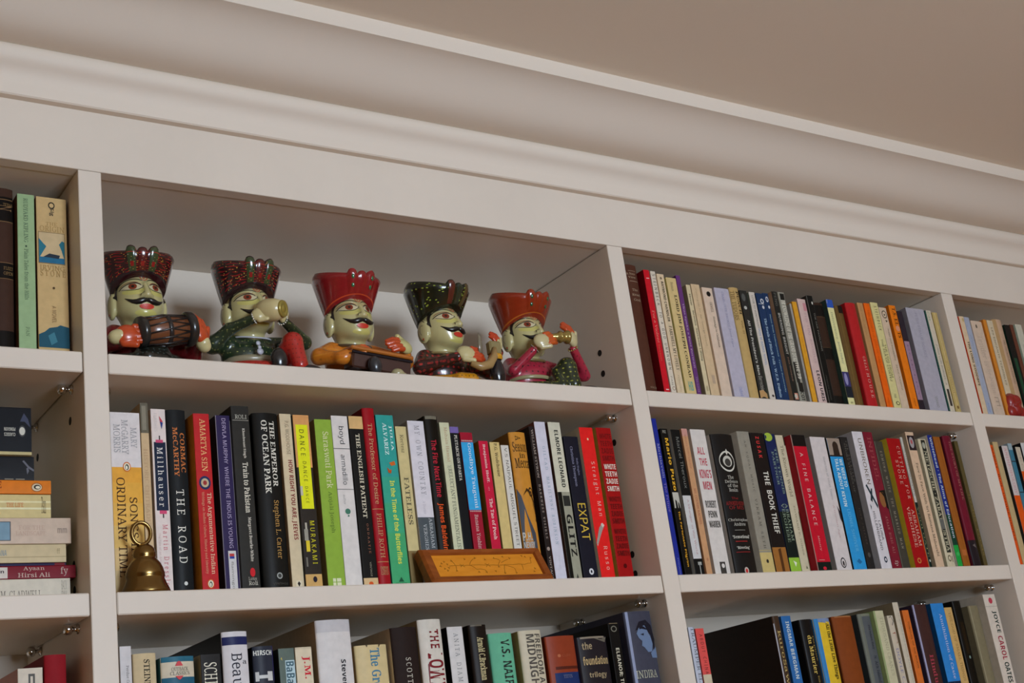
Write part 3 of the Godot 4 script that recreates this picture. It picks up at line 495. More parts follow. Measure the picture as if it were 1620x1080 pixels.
	bk("L1", -63.4, 33.9, 200.4, 39, 130, "p", "b2966c", "6a4a34", "cbb892",
		"wide tan paperback with a boat picture and blue painted hills at its foot",
		"e,.049,.5,.022,.11,2a2622~e,.049,.5,.014,.075,b2966c~d,.065,.115,.42,.58,SB,3a342c,Sig~a,.156,.176,.3,.68,F,94784e,THE~a,.181,.214,.1,.92,F,94784e,ORIGIN~b,.219,.415,.04,.92,7a6648~b,.223,.41,.06,.9,b29c7c~b,.375,.41,.06,.9,2a5f80~p,2a6478,.06,.262,.2,.291,.3,.309,.06,.385~p,2a5f70,.72,.291,.82,.268,.9,.274,.9,.385,.8,.327~p,28303c,.2,.375,.4,.352,.75,.359,.7,.38~a,.425,.454,.08,.9,F,94784e,IRVING~a,.456,.491,.1,.92,F,94784e,S T O N E~e,.562,.52,.007,.04,4a3a2a~d,.671,.772,.45,.58,S,8a7050,A NOVEL~p,23485a,0,.845,.2,.828,.35,.804,.6,.795,.7,.784,1,.795,1,.919,0,.919~p,3a6a7c,.3,.851,.5,.828,.6,.884,.4,.906")
	bk("L3", -89.9, 24.6, 222.5, 40, 140, "p", "b8ada2", "8a4a28", "cbb892",
		"cream book with a grey keyhole-like mark, lower left corner",
		"b,.026,.143,.42,.68,4a4644~b,.037,.143,.5,.6,b8ada2")
	bk("L3", -63.6, 22.4, 234.4, 38, 140, "h", "7c1820", "6a141c", "cbb892",
		"rounded plain crimson cloth book in the lower left corner",
		"")
	flat(-34.4, 0, 24.3, 196, 44, 130, "b9b0a6", "a59c92",
		"white-grey paperback lying flat at the bottom of the stack in the left bay",
		"d,.64,.849,.15,.5,F,6a625c,M. GLADWELL~d,.954,.982,.5,.9,S,8a827a,BACK~d,.954,.982,.05,.45,S,8a827a,BAY")
	flat(-28.2, 24.5, 13.6, 205, 44, 135, "6a1420", "4a1016",
		"dark red paperback lying second from the bottom of the stack, with white two-line lettering",
		"b,.413,.66,.05,.9,b8b0ac~d,.626,.643,.45,.65,SB,3a3034,n~d,.737,.842,.55,.92,F,b09a94,Ayaan~d,.71,.87,.1,.45,F,b09a94,Hirsi Ali~d,.923,.96,.15,.85,F,a89490,fy")
	flat(-37.7, 38.3, 2.8, 170, 46, 120, "241c3c", "241c3c",
		"very thin navy booklet with a red end lying between dark red and cream books",
		"b,.931,.992,0,1,6a1a22")
	flat(-37.8, 41.3, 19.4, 180, 44, 115, "b3a284", "9c8c6e",
		"cream worn paperback in the stack with grey-blue letters cut by the picture edge",
		"d,.552,.663,.38,.7,SB,7a8288,MONTANA~b,.384,1,.29,.32,8a7a5c~d,.946,.965,.45,.75,S,8a7a60,ff")
	flat(-32.8, 60.8, 27.7, 190, 42, 122, "b39f92", "9c8a7c",
		"thick pinkish paperback in the stack with a steel blue square on its spine",
		"b,.571,.674,.12,.86,4c4a50~b,.576,.669,.15,.83,6a8498~d,.717,.856,.54,.7,F,a88e84,FOR THE~d,.7,.862,.32,.48,F,a88e84,LANDSCAPE~d,.926,.978,.4,.6,SB,8a7a72,mm")
	flat(-52.7, 88.8, 25.5, 178, 44, 115, "b7a678", "a08e60",
		"glossy cream paperback lying under the orange one in the stack",
		"b,.461,1,.64,.72,cfc09a~b,.461,1,.36,.44,d0c4a4~d,.743,.84,.46,.64,F,b0562c,THE LIFE~d,.945,.971,.2,.9,F,5a4a34,Pan")
	flat(-52.6, 114.5, 14.7, 198, 42, 126, "c06a1c", "a85a14",
		"bright orange paperback lying in the stack with a small oval bird emblem",
		"e,.925,.48,.03,.34,8a4a18~e,.925,.48,.026,.28,b8a890~e,.927,.5,.018,.17,2a2420~e,.93,.48,.012,.1,c8bfae~d,.668,.742,.4,.9,FB,5a1410,CORE")
	flat(-69.4, 129.3, 26.6, 180, 44, 112, "1b1b1f", "b08a58",
		"cracked black paperback lying second from the top of the stack",
		"p,5a5a66,.8,.932,.84,.942,.6,.97,.45,1,.38,.997,.5,.968~p,5a5a66,.5,.955,.55,.965,.4,.97,.25,.96~b,.831,.881,.04,.07,8a8070~b,.894,.945,.04,.07,8a8070")
	flat(-72.6, 156.1, 53.3, 198, 40, 128, "16171c", "a89a74",
		"thick black paperback on top of the stack with white bird emblem and upside-down print",
		"b,.61,1,0,.07,a89c74~e,.951,.5,.019,.12,3a3a3c~e,.951,.5,.015,.085,b0aea8~r,.857,.915,.5,.57,SB,a8a6a0,PENGUIN~r,.857,.915,.39,.46,SB,a8a6a0,CLASSICS~p,3a3e52,.7,.94,.88,.961,.76,.982,.58,.994,.7,.964")

# ------------------------------------------------------------------------------------------------ naming
func numbered(n: String) -> String:
	if not names.has(n):
		names[n] = 0
		return n
	names[n] += 1
	return "%s_%03d" % [n, names[n]]

func thing(called: String, label: String, category: String, at: Vector3, group := "") -> Node3D:
	var o := Node3D.new()
	o.name = numbered(called)
	add_child(o)
	o.position = at
	o.set_meta("label", label)
	o.set_meta("category", category)
	if group:
		o.set_meta("group", group)
	return o

func part(called: String, mesh: Mesh, m: Material, parent: Node, at := Vector3.ZERO) -> MeshInstance3D:
	var o := MeshInstance3D.new()
	o.name = called
	o.mesh = mesh
	o.material_override = m
	o.position = at
	parent.add_child(o, true)
	return o

func struct(called: String, mesh: Mesh, m: Material, at := Vector3.ZERO) -> MeshInstance3D:
	var o := part(numbered(called), mesh, m, self, at)
	o.set_meta("kind", "structure")
	return o

# ------------------------------------------------------------------------------------------------ materials
func make_grime():
	var n := FastNoiseLite.new()
	n.seed = 3
	n.frequency = 0.02
	n.fractal_octaves = 5
	var im := n.get_seamless_image(256, 256)
	var out := Image.create(256, 256, false, Image.FORMAT_RGB8)
	for y in 256:
		for x in 256:
			var v: float = 0.955 + 0.045 * clampf(im.get_pixel(x, y).r * 1.5 - 0.15, 0, 1)
			out.set_pixel(x, y, Color(v, v, v))
	grime = ImageTexture.create_from_image(out)

# base colour of a surface that looks like this sRGB colour in the room's daylight
func base_of(hex: String) -> Color:
	var c := Color(hex).srgb_to_linear()
	return Color(clampf(c.r / 0.685, 0.004, 0.86), clampf(c.g / 0.69, 0.004, 0.86), clampf(c.b / 0.755, 0.004, 0.86)).linear_to_srgb()

func mat(hex: String, rough := 0.5, worn := false, metal := 0.0, coat := 0.0) -> StandardMaterial3D:
	var key := "%s/%.2f/%s/%.1f/%.1f" % [hex, rough, worn, metal, coat]
	if not mats.has(key):
		var m := StandardMaterial3D.new()
		m.albedo_color = base_of(hex)
		m.roughness = rough
		m.metallic = metal
		m.metallic_specular = 0.5 if metal > 0.0 or coat > 0.0 else 0.2
		if worn:
			m.albedo_texture = grime
			m.uv1_triplanar = true
			m.uv1_world_triplanar = true
			m.uv1_scale = Vector3.ONE * 14.0
		if coat > 0.0:
			m.clearcoat_enabled = true
			m.clearcoat = coat
			m.clearcoat_roughness = 0.12
		mats[key] = m
	return mats[key]

func paint(lin: Color, rough: float) -> StandardMaterial3D:
	var m := StandardMaterial3D.new()
	m.albedo_color = lin.linear_to_srgb()
	m.roughness = rough
	m.metallic_specular = 0.3
	return m

# ------------------------------------------------------------------------------------------------ mesh helpers
func st_new() -> SurfaceTool:
	var s := SurfaceTool.new()
	s.begin(Mesh.PRIMITIVE_TRIANGLES)
	return s

func tri(s: SurfaceTool, a: Vector3, b: Vector3, c: Vector3, out: Vector3):
	if (c - a).cross(b - a).dot(out) < 0.0:
		var t := b
		b = c
		c = t
	s.add_vertex(a)
	s.add_vertex(b)
	s.add_vertex(c)

func quad(s: SurfaceTool, a: Vector3, b: Vector3, c: Vector3, d: Vector3, out: Vector3):
	tri(s, a, b, c, out)
	tri(s, a, c, d, out)

func done(s: SurfaceTool) -> ArrayMesh:
	s.generate_normals()
	return s.commit()

# a box from lo to hi with chamfered edges
func add_box(s: SurfaceTool, lo: Vector3, hi: Vector3, c := 0.001):
	s.set_smooth_group(-1)
	var mid := (lo + hi) / 2.0
	var h := (hi - lo) / 2.0
	c = minf(c, minf(h.x, minf(h.y, h.z)) * 0.8)
	var pt := func(sx: float, sy: float, sz: float, ax: int) -> Vector3:
		var q := Vector3(h.x - c, h.y - c, h.z - c)
		q[ax] = h[ax]
		return mid + Vector3(sx * q.x, sy * q.y, sz * q.z)
	for ax in 3:
		for sg in [-1.0, 1.0]:
			var ps := []
			for k in [[-1.0, -1.0], [1.0, -1.0], [1.0, 1.0], [-1.0, 1.0]]:
				var v := [0.0, 0.0, 0.0]
				v[ax] = sg
				v[(ax + 1) % 3] = k[0]
				v[(ax + 2) % 3] = k[1]
				ps.append(pt.call(v[0], v[1], v[2], ax))
			var n := Vector3.ZERO
			n[ax] = sg
			quad(s, ps[0], ps[1], ps[2], ps[3], n)
	for ax in 3:
		var b := (ax + 1) % 3
		var d := (ax + 2) % 3
		for sb in [-1.0, 1.0]:
			for sd in [-1.0, 1.0]:
				var ps := []
				for e in [-1.0, 1.0]:
					for f in ([b, d] if e < 0 else [d, b]):
						var v := [0.0, 0.0, 0.0]
						v[ax] = e
						v[b] = sb
						v[d] = sd
						ps.append(pt.call(v[0], v[1], v[2], f))
				var n := Vector3.ZERO
				n[b] = sb
				n[d] = sd
				quad(s, ps[0], ps[1], ps[2], ps[3], n)
	for sx in [-1.0, 1.0]:
		for sy in [-1.0, 1.0]:
			for sz in [-1.0, 1.0]:
				tri(s, pt.call(sx, sy, sz, 0), pt.call(sx, sy, sz, 1), pt.call(sx, sy, sz, 2), Vector3(sx, sy, sz))

func box(lo: Vector3, hi: Vector3, c := 0.001) -> ArrayMesh:
	var s := st_new()
	add_box(s, lo, hi, c)
	return done(s)

# profile: [radius, y] pairs, turned about the y axis through `at`
func add_lathe(s: SurfaceTool, prof: Array, at := Vector3.ZERO, seg := 32, basis := Basis(), smooth := 1):
	s.set_smooth_group(smooth)
	for i in prof.size() - 1:
		for k in seg:
			var p := []
			for q in [[i, k], [i, k + 1], [i + 1, k + 1], [i + 1, k]]:
				var a: float = TAU * q[1] / seg
				var r: float = prof[q[0]][0]
				p.append(Vector3(r * cos(a), prof[q[0]][1], r * sin(a)))
			var am := TAU * (k + 0.5) / seg
			var dy: float = prof[i + 1][1] - prof[i][1]
			var dr: float = prof[i + 1][0] - prof[i][0]
			var out := Vector3(cos(am) * dy, -dr, sin(am) * dy)
			if out.length() < 1e-9:
				continue
			out = basis * out
			for j in 4:
				p[j] = at + basis * p[j]
			if prof[i][0] > 1e-7:
				tri(s, p[0], p[1], p[2] if prof[i + 1][0] > 1e-7 else p[3], out)
			if prof[i + 1][0] > 1e-7:
				tri(s, p[0], p[2], p[3], out)

# a tube through points with a radius at each
func add_tube(s: SurfaceTool, pts: Array, rad: Array, seg := 10, squash := 1.0):
	s.set_smooth_group(1)
	var n := pts.size()
	var rings := []
	var side := Vector3.ZERO
	for i in n:
		var t: Vector3 = (pts[mini(i + 1, n - 1)] - pts[maxi(i - 1, 0)]).normalized()
		if side == Vector3.ZERO:
			side = t.cross(Vector3.UP if absf(t.y) < 0.9 else Vector3.RIGHT).normalized()
		side = (side - t * side.dot(t)).normalized()
		var up := t.cross(side)
		var ring := []
		for k in seg:
			var a := TAU * k / seg
			ring.append(pts[i] + (side * cos(a) * squash + up * sin(a)) * float(rad[i]))
		rings.append(ring)
	for i in n - 1:
		var c: Vector3 = (pts[i] + pts[i + 1]) / 2.0
		for k in seg:
			var l := (k + 1) % seg
			quad(s, rings[i][k], rings[i][l], rings[i + 1][l], rings[i + 1][k], (rings[i][k] + rings[i + 1][l]) / 2.0 - c)
	for e in [0, n - 1]:
		var tip: Vector3 = pts[e]
		var out: Vector3 = pts[e] - pts[1 if e == 0 else n - 2]
		for k in seg:
			tri(s, tip, rings[e][k], rings[e][(k + 1) % seg], out)

# ------------------------------------------------------------------------------------------------ room shell
func room():
	var white := paint(Color(0.76, 0.665, 0.56), 0.55)
	var cream := paint(Color(0.37, 0.205, 0.065), 0.8)
	struct("floor", box(Vector3(-2.7, -0.1, -0.5), Vector3(2.7, 0, 4.0), 0.001), floor_mat())
	struct("ceiling", box(Vector3(-2.7, CEIL, -0.5), Vector3(2.7, CEIL + 0.1, 4.0), 0.001), paint(Color(0.84, 0.74, 0.62), 0.7))
	struct("wall_back", box(Vector3(-2.7, 0, -0.40), Vector3(2.7, CEIL, -0.264), 0.001), cream)
	struct("wall_left", box(Vector3(-2.45, 0, -0.264), Vector3(-2.305, CEIL, 3.6), 0.001), cream)
	struct("wall_right", box(Vector3(2.29, 0, -0.264), Vector3(2.45, CEIL, 3.6), 0.001), cream)
	var s := st_new()                                              # opposite wall with its window opening
	add_box(s, Vector3(-2.45, 0, WINZ), Vector3(WIN.position.x, CEIL, WINZ + 0.15), 0.0005)
	add_box(s, Vector3(WIN.end.x, 0, WINZ), Vector3(2.45, CEIL, WINZ + 0.15), 0.0005)
	add_box(s, Vector3(WIN.position.x, 0, WINZ), Vector3(WIN.end.x, WIN.position.y, WINZ + 0.15), 0.0005)
	add_box(s, Vector3(WIN.position.x, WIN.end.y, WINZ), Vector3(WIN.end.x, CEIL, WINZ + 0.15), 0.0005)
	struct("wall_front", done(s), cream)
	var glass := StandardMaterial3D.new()
	glass.transparency = BaseMaterial3D.TRANSPARENCY_ALPHA
	glass.albedo_color = Color(0.95, 0.98, 1.0, 0.05)
	glass.roughness = 0.05
	var w := Node3D.new()
	w.name = "window_1"
	w.set_meta("kind", "structure")
	add_child(w)
	w.position = Vector3(WIN.position.x, WIN.position.y, WINZ + 0.03)
	var ww := WIN.size.x
	var wh := WIN.size.y
	var f := st_new()
	add_box(f, Vector3(0, 0, 0), Vector3(0.05, wh, 0.06), 0.003)
	add_box(f, Vector3(ww - 0.05, 0, 0), Vector3(ww, wh, 0.06), 0.003)
	add_box(f, Vector3(0.05, 0, 0), Vector3(ww - 0.05, 0.05, 0.06), 0.003)
	add_box(f, Vector3(0.05, wh - 0.05, 0), Vector3(ww - 0.05, wh, 0.06), 0.003)
	add_box(f, Vector3(ww / 2 - 0.02, 0.05, 0.01), Vector3(ww / 2 + 0.02, wh - 0.05, 0.05), 0.003)
	part("window_frame", done(f), white, w)
	part("pane", box(Vector3(0.05, 0.05, 0.027), Vector3(ww / 2 - 0.02, wh - 0.05, 0.031), 0.0002), glass, w)
	part("pane", box(Vector3(ww / 2 + 0.02, 0.05, 0.027), Vector3(ww - 0.05, wh - 0.05, 0.031), 0.0002), glass, w)
	# cornice: (z, y above the middle shelf), swept along the whole bookcase
	var pr := [Vector2(-0.02, 0.563), Vector2(0.0095, 0.563), Vector2(0.0112, 0.5645), Vector2(0.0115, 0.580), Vector2(0.0125, 0.586), Vector2(0.0150, 0.5915), Vector2(0.0190, 0.5962),
		Vector2(0.0225, 0.599), Vector2(0.0255, 0.6025), Vector2(0.0275, 0.607), Vector2(0.0280, 0.612), Vector2(0.0272, 0.6165), Vector2(0.0255, 0.6195), Vector2(0.0235, 0.6210),
		Vector2(0.036, 0.6214), Vector2(0.048, 0.6228), Vector2(0.058, 0.6258), Vector2(0.068, 0.6310), Vector2(0.077, 0.6375),
		Vector2(0.086, 0.6445), Vector2(0.095, 0.6512), Vector2(0.104, 0.6568), Vector2(0.113, 0.6612), Vector2(0.121, 0.6640), Vector2(0.1288, 0.6655), Vector2(0.1290, 0.6885), Vector2(-0.02, 0.6885)]
	var c := st_new()
	for i in pr.size():
		var p: Vector2 = pr[i]
		var q: Vector2 = pr[(i + 1) % pr.size()]
		var e := q - p
		var out := Vector3(0, -e.x, e.y)
		c.set_smooth_group(1 if (i >= 2 and i <= 12) else (2 if (i >= 13 and i <= 23) else -1))
		quad(c, Vector3(-2.304, p.y + Y0, p.x), Vector3(2.289, p.y + Y0, p.x), Vector3(2.289, q.y + Y0, q.x), Vector3(-2.304, q.y + Y0, q.x), out)
	struct("trim_1", done(c), white)

func floor_mat() -> StandardMaterial3D:
	var m := paint(Color(0.44, 0.17, 0.027), 0.45)
	m.albedo_texture = grime
	m.uv1_triplanar = true
	m.uv1_world_triplanar = true
	m.uv1_scale = Vector3(0.6, 0.6, 6.0)
	return m

# ------------------------------------------------------------------------------------------------ bookcase
func bookcase():
	var white := paint(Color(0.76, 0.665, 0.56), 0.38)
	white.albedo_texture = grime_soft()
	white.uv1_triplanar = true
	white.uv1_world_triplanar = true
	white.uv1_scale = Vector3.ONE * 2.0
	var t := thing("bookcase", "white painted built-in bookcase with adjustable shelves filling the wall under the cornice", "bookcase", Vector3(0, 0, 0))
	for i in UPL.size():
		part("upright", box(Vector3(UPL[i], 0.0, -0.25), Vector3(UPR[i], Y0 + 0.4858, 0.0), 0.0008), white, t)
	var s := st_new()
	add_box(s, Vector3(-2.3005, Y0 + 0.4862, -0.019), Vector3(2.287, Y0 + 0.66, 0.0), 0.0007)
	part("top_rail", done(s), white, t)
	part("top_panel", box(Vector3(-2.3005, Y0 + 0.487, -0.25), Vector3(2.287, Y0 + 0.507, -0.0195), 0.0004), white, t)
	part("back_panel", box(Vector3(-2.3005, 0.0, -0.262), Vector3(2.287, Y0 + 0.507, -0.2502), 0.0004), white, t)
	for i in UPL.size() - 1:
		var x0: float = UPR[i]
		var x1: float = UPL[i + 1]
		for y in [0.264, 0.0, -0.29]:
			part("shelf", box(Vector3(x0 + 0.0009, Y0 + y - 0.0238, -0.2495), Vector3(x1 - 0.0009, Y0 + y, -0.0008), 0.0012), white, t)
		part("cabinet_panel", box(Vector3(x0 + 0.001, 0.1, -0.02), Vector3(x1 - 0.001, Y0 - 0.315, -0.001), 0.002), white, t)
	# shelf pins and the spare pin holes
	var chrome := paint(Color(0.62, 0.60, 0.57), 0.12)
	chrome.metallic = 1.0
	var dark := paint(Color(0.02, 0.017, 0.015), 0.7)
	var pin := st_new()                                            # stem into the upright, then a flanged cup that carries the shelf
	add_lathe(pin, [[0.0, 0.0], [0.0052, 0.0], [0.0052, 0.0016], [0.0026, 0.002], [0.0026, 0.0065], [0.0046, 0.0072], [0.0056, 0.009], [0.0056, 0.013], [0.0046, 0.0148], [0.0026, 0.0158], [0.0, 0.016]], Vector3.ZERO, 20, Basis(Vector3.FORWARD, PI / 2))
	var pinm := done(pin)
	var pinl := st_new()
	add_lathe(pinl, [[0.0, 0.0], [0.0052, 0.0], [0.0052, 0.0016], [0.0026, 0.002], [0.0026, 0.0065], [0.0046, 0.0072], [0.0056, 0.009], [0.0056, 0.013], [0.0046, 0.0148], [0.0026, 0.0158], [0.0, 0.016]], Vector3.ZERO, 20, Basis(Vector3.FORWARD, -PI / 2))
	var pinlm := done(pinl)
	var hole := st_new()                                           # lined bore: a thin collar round a dark recess
	add_lathe(hole, [[0.0, 0.0003], [0.0034, 0.0003], [0.0042, 0.0004], [0.0047, 0.0003], [0.0049, 0.0]], Vector3.ZERO, 18, Basis(Vector3.FORWARD, -PI / 2))
	var holem := done(hole)
	for b in [[3, true], [4, true], [5, true]]:
		var xl: float = UPL[b[0]]
		for y in [0.264, 0.0, -0.29]:
			for z in [-0.045, -0.19]:
				part("shelf_pin", pinlm, chrome, t, Vector3(xl, Y0 + y - 0.0238 - 0.0058, z))
		for y in [0.3372, 0.3055, 0.2014, 0.0402, 0.0131]:
			part("pin_hole", holem, dark, t, Vector3(xl + 0.0001, Y0 + y, -0.0555))
			part("pin_hole", holem, dark, t, Vector3(xl + 0.0001, Y0 + y - 0.004, -0.19))
	for b in [3, 4]:
		for y in [0.264, 0.0]:
			for z in [-0.045, -0.19]:
				part("shelf_pin", pinm, chrome, t, Vector3(UPR[b], Y0 + y - 0.0238 - 0.0058, z))

var soft_tex: ImageTexture
func grime_soft() -> ImageTexture:
	if soft_tex == null:
		var n := FastNoiseLite.new()
		n.seed = 11
		n.frequency = 0.012
		var im := n.get_seamless_image(128, 128)
		var out := Image.create(128, 128, false, Image.FORMAT_RGB8)
		for y in 128:
			for x in 128:
				var v: float = 0.97 + 0.03 * im.get_pixel(x, y).r
				out.set_pixel(x, y, Color(v, v, v))
		soft_tex = ImageTexture.create_from_image(out)
	return soft_tex

# ------------------------------------------------------------------------------------------------ books
func font_of(k: String) -> Font:
	if not fonts.has(k):
		var f := SystemFont.new()
		f.font_names = PackedStringArray(["Droid Serif" if k.begins_with("F") else "Droid Sans"])
		if k.ends_with("B"):
			f.font_weight = 700
		fonts[k] = f
	return fonts[k]

func glyphs(k: String, text: String) -> Array:                      # triangles of a line of lettering, scaled to the unit square
	var key := k + "/" + text
	if texts.has(key):
		return texts[key]
	var tm := TextMesh.new()
	tm.font = font_of(k)
	tm.font_size = 28
	tm.pixel_size = 0.01
	tm.depth = 0.0
	tm.curve_step = 1.2
	tm.text = text
	var out := PackedVector2Array()
	if tm.get_surface_count() > 0:
		var arr := tm.surface_get_arrays(0)
		var v: PackedVector3Array = arr[Mesh.ARRAY_VERTEX]
		var ix = arr[Mesh.ARRAY_INDEX]
		var order := PackedInt32Array()
		if ix == null or ix.size() == 0:
			for i in v.size():
				order.append(i)
		else:
			order = ix
		var lo := Vector2(1e9, 1e9)
		var hi := -lo
		for p in v:
			lo = lo.min(Vector2(p.x, p.y))
			hi = hi.max(Vector2(p.x, p.y))
		var sz := (hi - lo).max(Vector2(1e-6, 1e-6))
		for i in order:
			out.append((Vector2(v[i].x, v[i].y) - lo) / sz)
	texts[key] = [out]
	return texts[key]

class Spine:                                                        # the shape across a spine: u 0..1 left to right -> depth
	var w: float
	var h: float
	var bulge: float
	var r: float
	func z(u: float) -> float:
		var a := 2.0 * u - 1.0
		var d := minf(u, 1.0 - u) * w
		var edge := 0.0
		if d < r:
			edge = r - sqrt(maxf(r * r - (r - d) * (r - d), 0.0))
		return -bulge * a * a - edge
	func at(u: float, v: float, lift: float) -> Vector3:
		return Vector3((u - 0.5) * w, h * (1.0 - v), z(u) + lift)

func strip(sp: Spine, v0: float, v1: float, u0: float, u1: float, lift: float) -> ArrayMesh:
	var s := st_new()
	s.set_smooth_group(1)
	var us := []
	for u in [0.0, 0.012, 0.03, 0.06, 0.12, 0.2, 0.3, 0.4, 0.5, 0.6, 0.7, 0.8, 0.88, 0.94, 0.97, 0.988, 1.0]:
		if u > u0 + 0.002 and u < u1 - 0.002:
			us.append(u)
	us = [u0] + us + [u1]
	for i in us.size() - 1:
		quad(s, sp.at(us[i], v0, lift), sp.at(us[i + 1], v0, lift), sp.at(us[i + 1], v1, lift), sp.at(us[i], v1, lift), Vector3.BACK)
	return done(s)

func make_book(t: Node3D, w: float, h: float, d: float, style: String, spine: String, side: String, page: String, spec: String):
	var hard := style == "h"
	var board := minf(0.0024 if hard else 0.0005, w * 0.2)
	var sp := Spine.new()
	sp.w = w
	sp.h = h
	sp.bulge = minf(w * 0.13, 0.0042) if hard else minf(w * 0.01, 0.0003)
	sp.r = minf(0.0016 if hard else 0.0007, w * 0.2)
	var ze := sp.z(0.0)
	var shiny := 0.62 if hard and not spec.contains("~") else 0.36
	# spine
	var s := st_new()
	var us := [0.0, 0.004, 0.012, 0.03, 0.06, 0.12, 0.2, 0.3, 0.4, 0.5, 0.6, 0.7, 0.8, 0.88, 0.94, 0.97, 0.988, 0.996, 1.0]
	var ns := int(clampf(h / 0.02, 3, 12))
	for i in us.size() - 1:
		s.set_smooth_group(1)
		for k in ns:
			var va := float(k) / ns
			var vb := float(k + 1) / ns
			quad(s, sp.at(us[i], va, 0), sp.at(us[i + 1], va, 0), sp.at(us[i + 1], vb, 0), sp.at(us[i], vb, 0), Vector3.BACK)
		s.set_smooth_group(-1)
		for e in [0.0, 1.0]:
			var a := sp.at(us[i], e, 0)
			var b := sp.at(us[i + 1], e, 0)
			quad(s, a, b, b - Vector3(0, 0, board * 0.8), a - Vector3(0, 0, board * 0.8), Vector3(0, 1 if e == 0 else -1, 0))
	part("spine", done(s), mat(spine, shiny, true), t)
	# boards and pages
	for g in [-1.0, 1.0]:
		var xa: float = g * w / 2.0
		var xb: float = g * (w / 2.0 - board)
		part("cover", box(Vector3(minf(xa, xb), 0, -d), Vector3(maxf(xa, xb), h, ze + 0.0001), 0.0002), mat(side, shiny, true), t)
	var lip := 0.003 if hard else 0.0004
	if w - 2.0 * board > 0.0006:
		part("pages", box(Vector3(-w / 2.0 + board + 0.0001, lip, -d + lip), Vector3(w / 2.0 - board - 0.0001, h - lip, minf(ze, -sp.bulge) - board), 0.0002), mat(page, 0.9, true), t)
	# print on the spine
	if spec == "":
		return
	var k := 0
	for it in spec.split("~"):
		var lift := 0.00012 + 0.00005 * k
		k += 1
		var kind := it.substr(0, 1)
		if kind == "b":
			var q := it.split(",")
			part("spine_band", strip(sp, float(q[1]), float(q[2]), float(q[3]), float(q[4]), lift), mat(q[5], shiny, true), t)
		elif kind == "e":
			var q := it.split(",")
			var e := st_new()
			e.set_smooth_group(1)
			var cv := float(q[1])
			var cu := float(q[2])
			for i in 24:
				var a := TAU * i / 24.0
				var b := TAU * (i + 1) / 24.0
				var p0 := sp.at(clampf(cu, 0.02, 0.98), cv, lift)
				var pa := sp.at(clampf(cu + cos(a) * float(q[4]), 0.01, 0.99), cv + sin(a) * float(q[3]), lift)
				var pb := sp.at(clampf(cu + cos(b) * float(q[4]), 0.01, 0.99), cv + sin(b) * float(q[3]), lift)
				tri(e, p0, pa, pb, Vector3.BACK)
			part("emblem", done(e), mat(q[5], shiny), t)
		elif kind == "p":
			var q := it.split(",")
			var poly := PackedVector2Array()
			for i in range(2, q.size() - 1, 2):
				poly.append(Vector2(clampf(float(q[i]), 0.01, 0.99) * w, float(q[i + 1]) * h))
			var ix := Geometry2D.triangulate_polygon(poly)
			if ix.size() == 0:
				ix = Geometry2D.triangulate_delaunay(poly)
			var e := st_new()
			e.set_smooth_group(1)
			for i in range(0, ix.size(), 3):
				var ps := []
				for j in 3:
					var c := poly[ix[i + j]]
					ps.append(sp.at(c.x / w, c.y / h, lift + sp.bulge * 0.15))
				tri(e, ps[0], ps[1], ps[2], Vector3.BACK)
			part("picture", done(e), mat(q[1], shiny), t)
		else:
			var q := it.split(",", true, 7)
			var v0 := float(q[1])
			var v1 := float(q[2])
			var u0 := float(q[3])
			var u1 := float(q[4])
			var gl: PackedVector2Array = glyphs(q[5], q[7])[0]
			if gl.size() == 0:
				continue
			var e := st_new()
			e.set_smooth_group(1)
			for i in range(0, gl.size() - 2, 3):
				var ps := []
				for j in 3:
					var g := gl[i + j]
					var uu: float
					var vv: float
					if kind == "d":
						uu = u0 + g.y * (u1 - u0)
						vv = v0 + g.x * (v1 - v0)
					elif kind == "r":
						uu = u0 + g.y * (u1 - u0)
						vv = v0 + g.x * (v1 - v0)
					else:
						uu = u0 + g.x * (u1 - u0)
						vv = v1 - g.y * (v1 - v0)
					if kind == "r":
						uu = u1 - g.y * (u1 - u0)
						vv = v1 - g.x * (v1 - v0)
					ps.append(sp.at(uu, vv, lift + sp.bulge * 0.06))
				tri(e, ps[0], ps[1], ps[2], Vector3.BACK)
			part("lettering", done(e), mat(q[6], 0.55), t)

func bk(shelf: String, x: float, w: float, h: float, back: float, d: float, style: String, spine: String, side: String, page: String, label: String, spec: String):
	var t := thing("book", label, "book", Vector3((x + w / 2.0) / 1000.0, Y0 + SH[shelf] + 0.0002, -back / 1000.0), GRP[shelf])
	make_book(t, w / 1000.0, h / 1000.0, d / 1000.0, style, spine, side, page, spec)

# a book lying on its side, spine to the front, its foot to the right at x
func flat(x: float, y: float, w: float, length: float, back: float, d: float, spine: String, side: String, label: String, spec: String):
	var t := thing("book", label, "book", Vector3(x / 1000.0, Y0 + (y + w / 2.0) / 1000.0 + 0.0002, -back / 1000.0), GRP["L2"])
	t.rotation.z = PI / 2
	make_book(t, w / 1000.0, length / 1000.0, d / 1000.0, "p", spine, side, "c9bd98", spec)

# ------------------------------------------------------------------------------------------------ ornaments
func wood_tex(a: Color, b: Color, seed_: int) -> ImageTexture:
	var n := FastNoiseLite.new()
	n.seed = seed_
	n.frequency = 0.03
	n.fractal_octaves = 4
	var out := Image.create(256, 64, false, Image.FORMAT_RGB8)
	for y in 64:
		for x in 256:
			var v := n.get_noise_2d(x * 0.35, y * 6.0) * 0.5 + 0.5
			out.set_pixel(x, y, a.lerp(b, clampf(v * 1.6 - 0.3, 0, 1)))
	return ImageTexture.create_from_image(out)

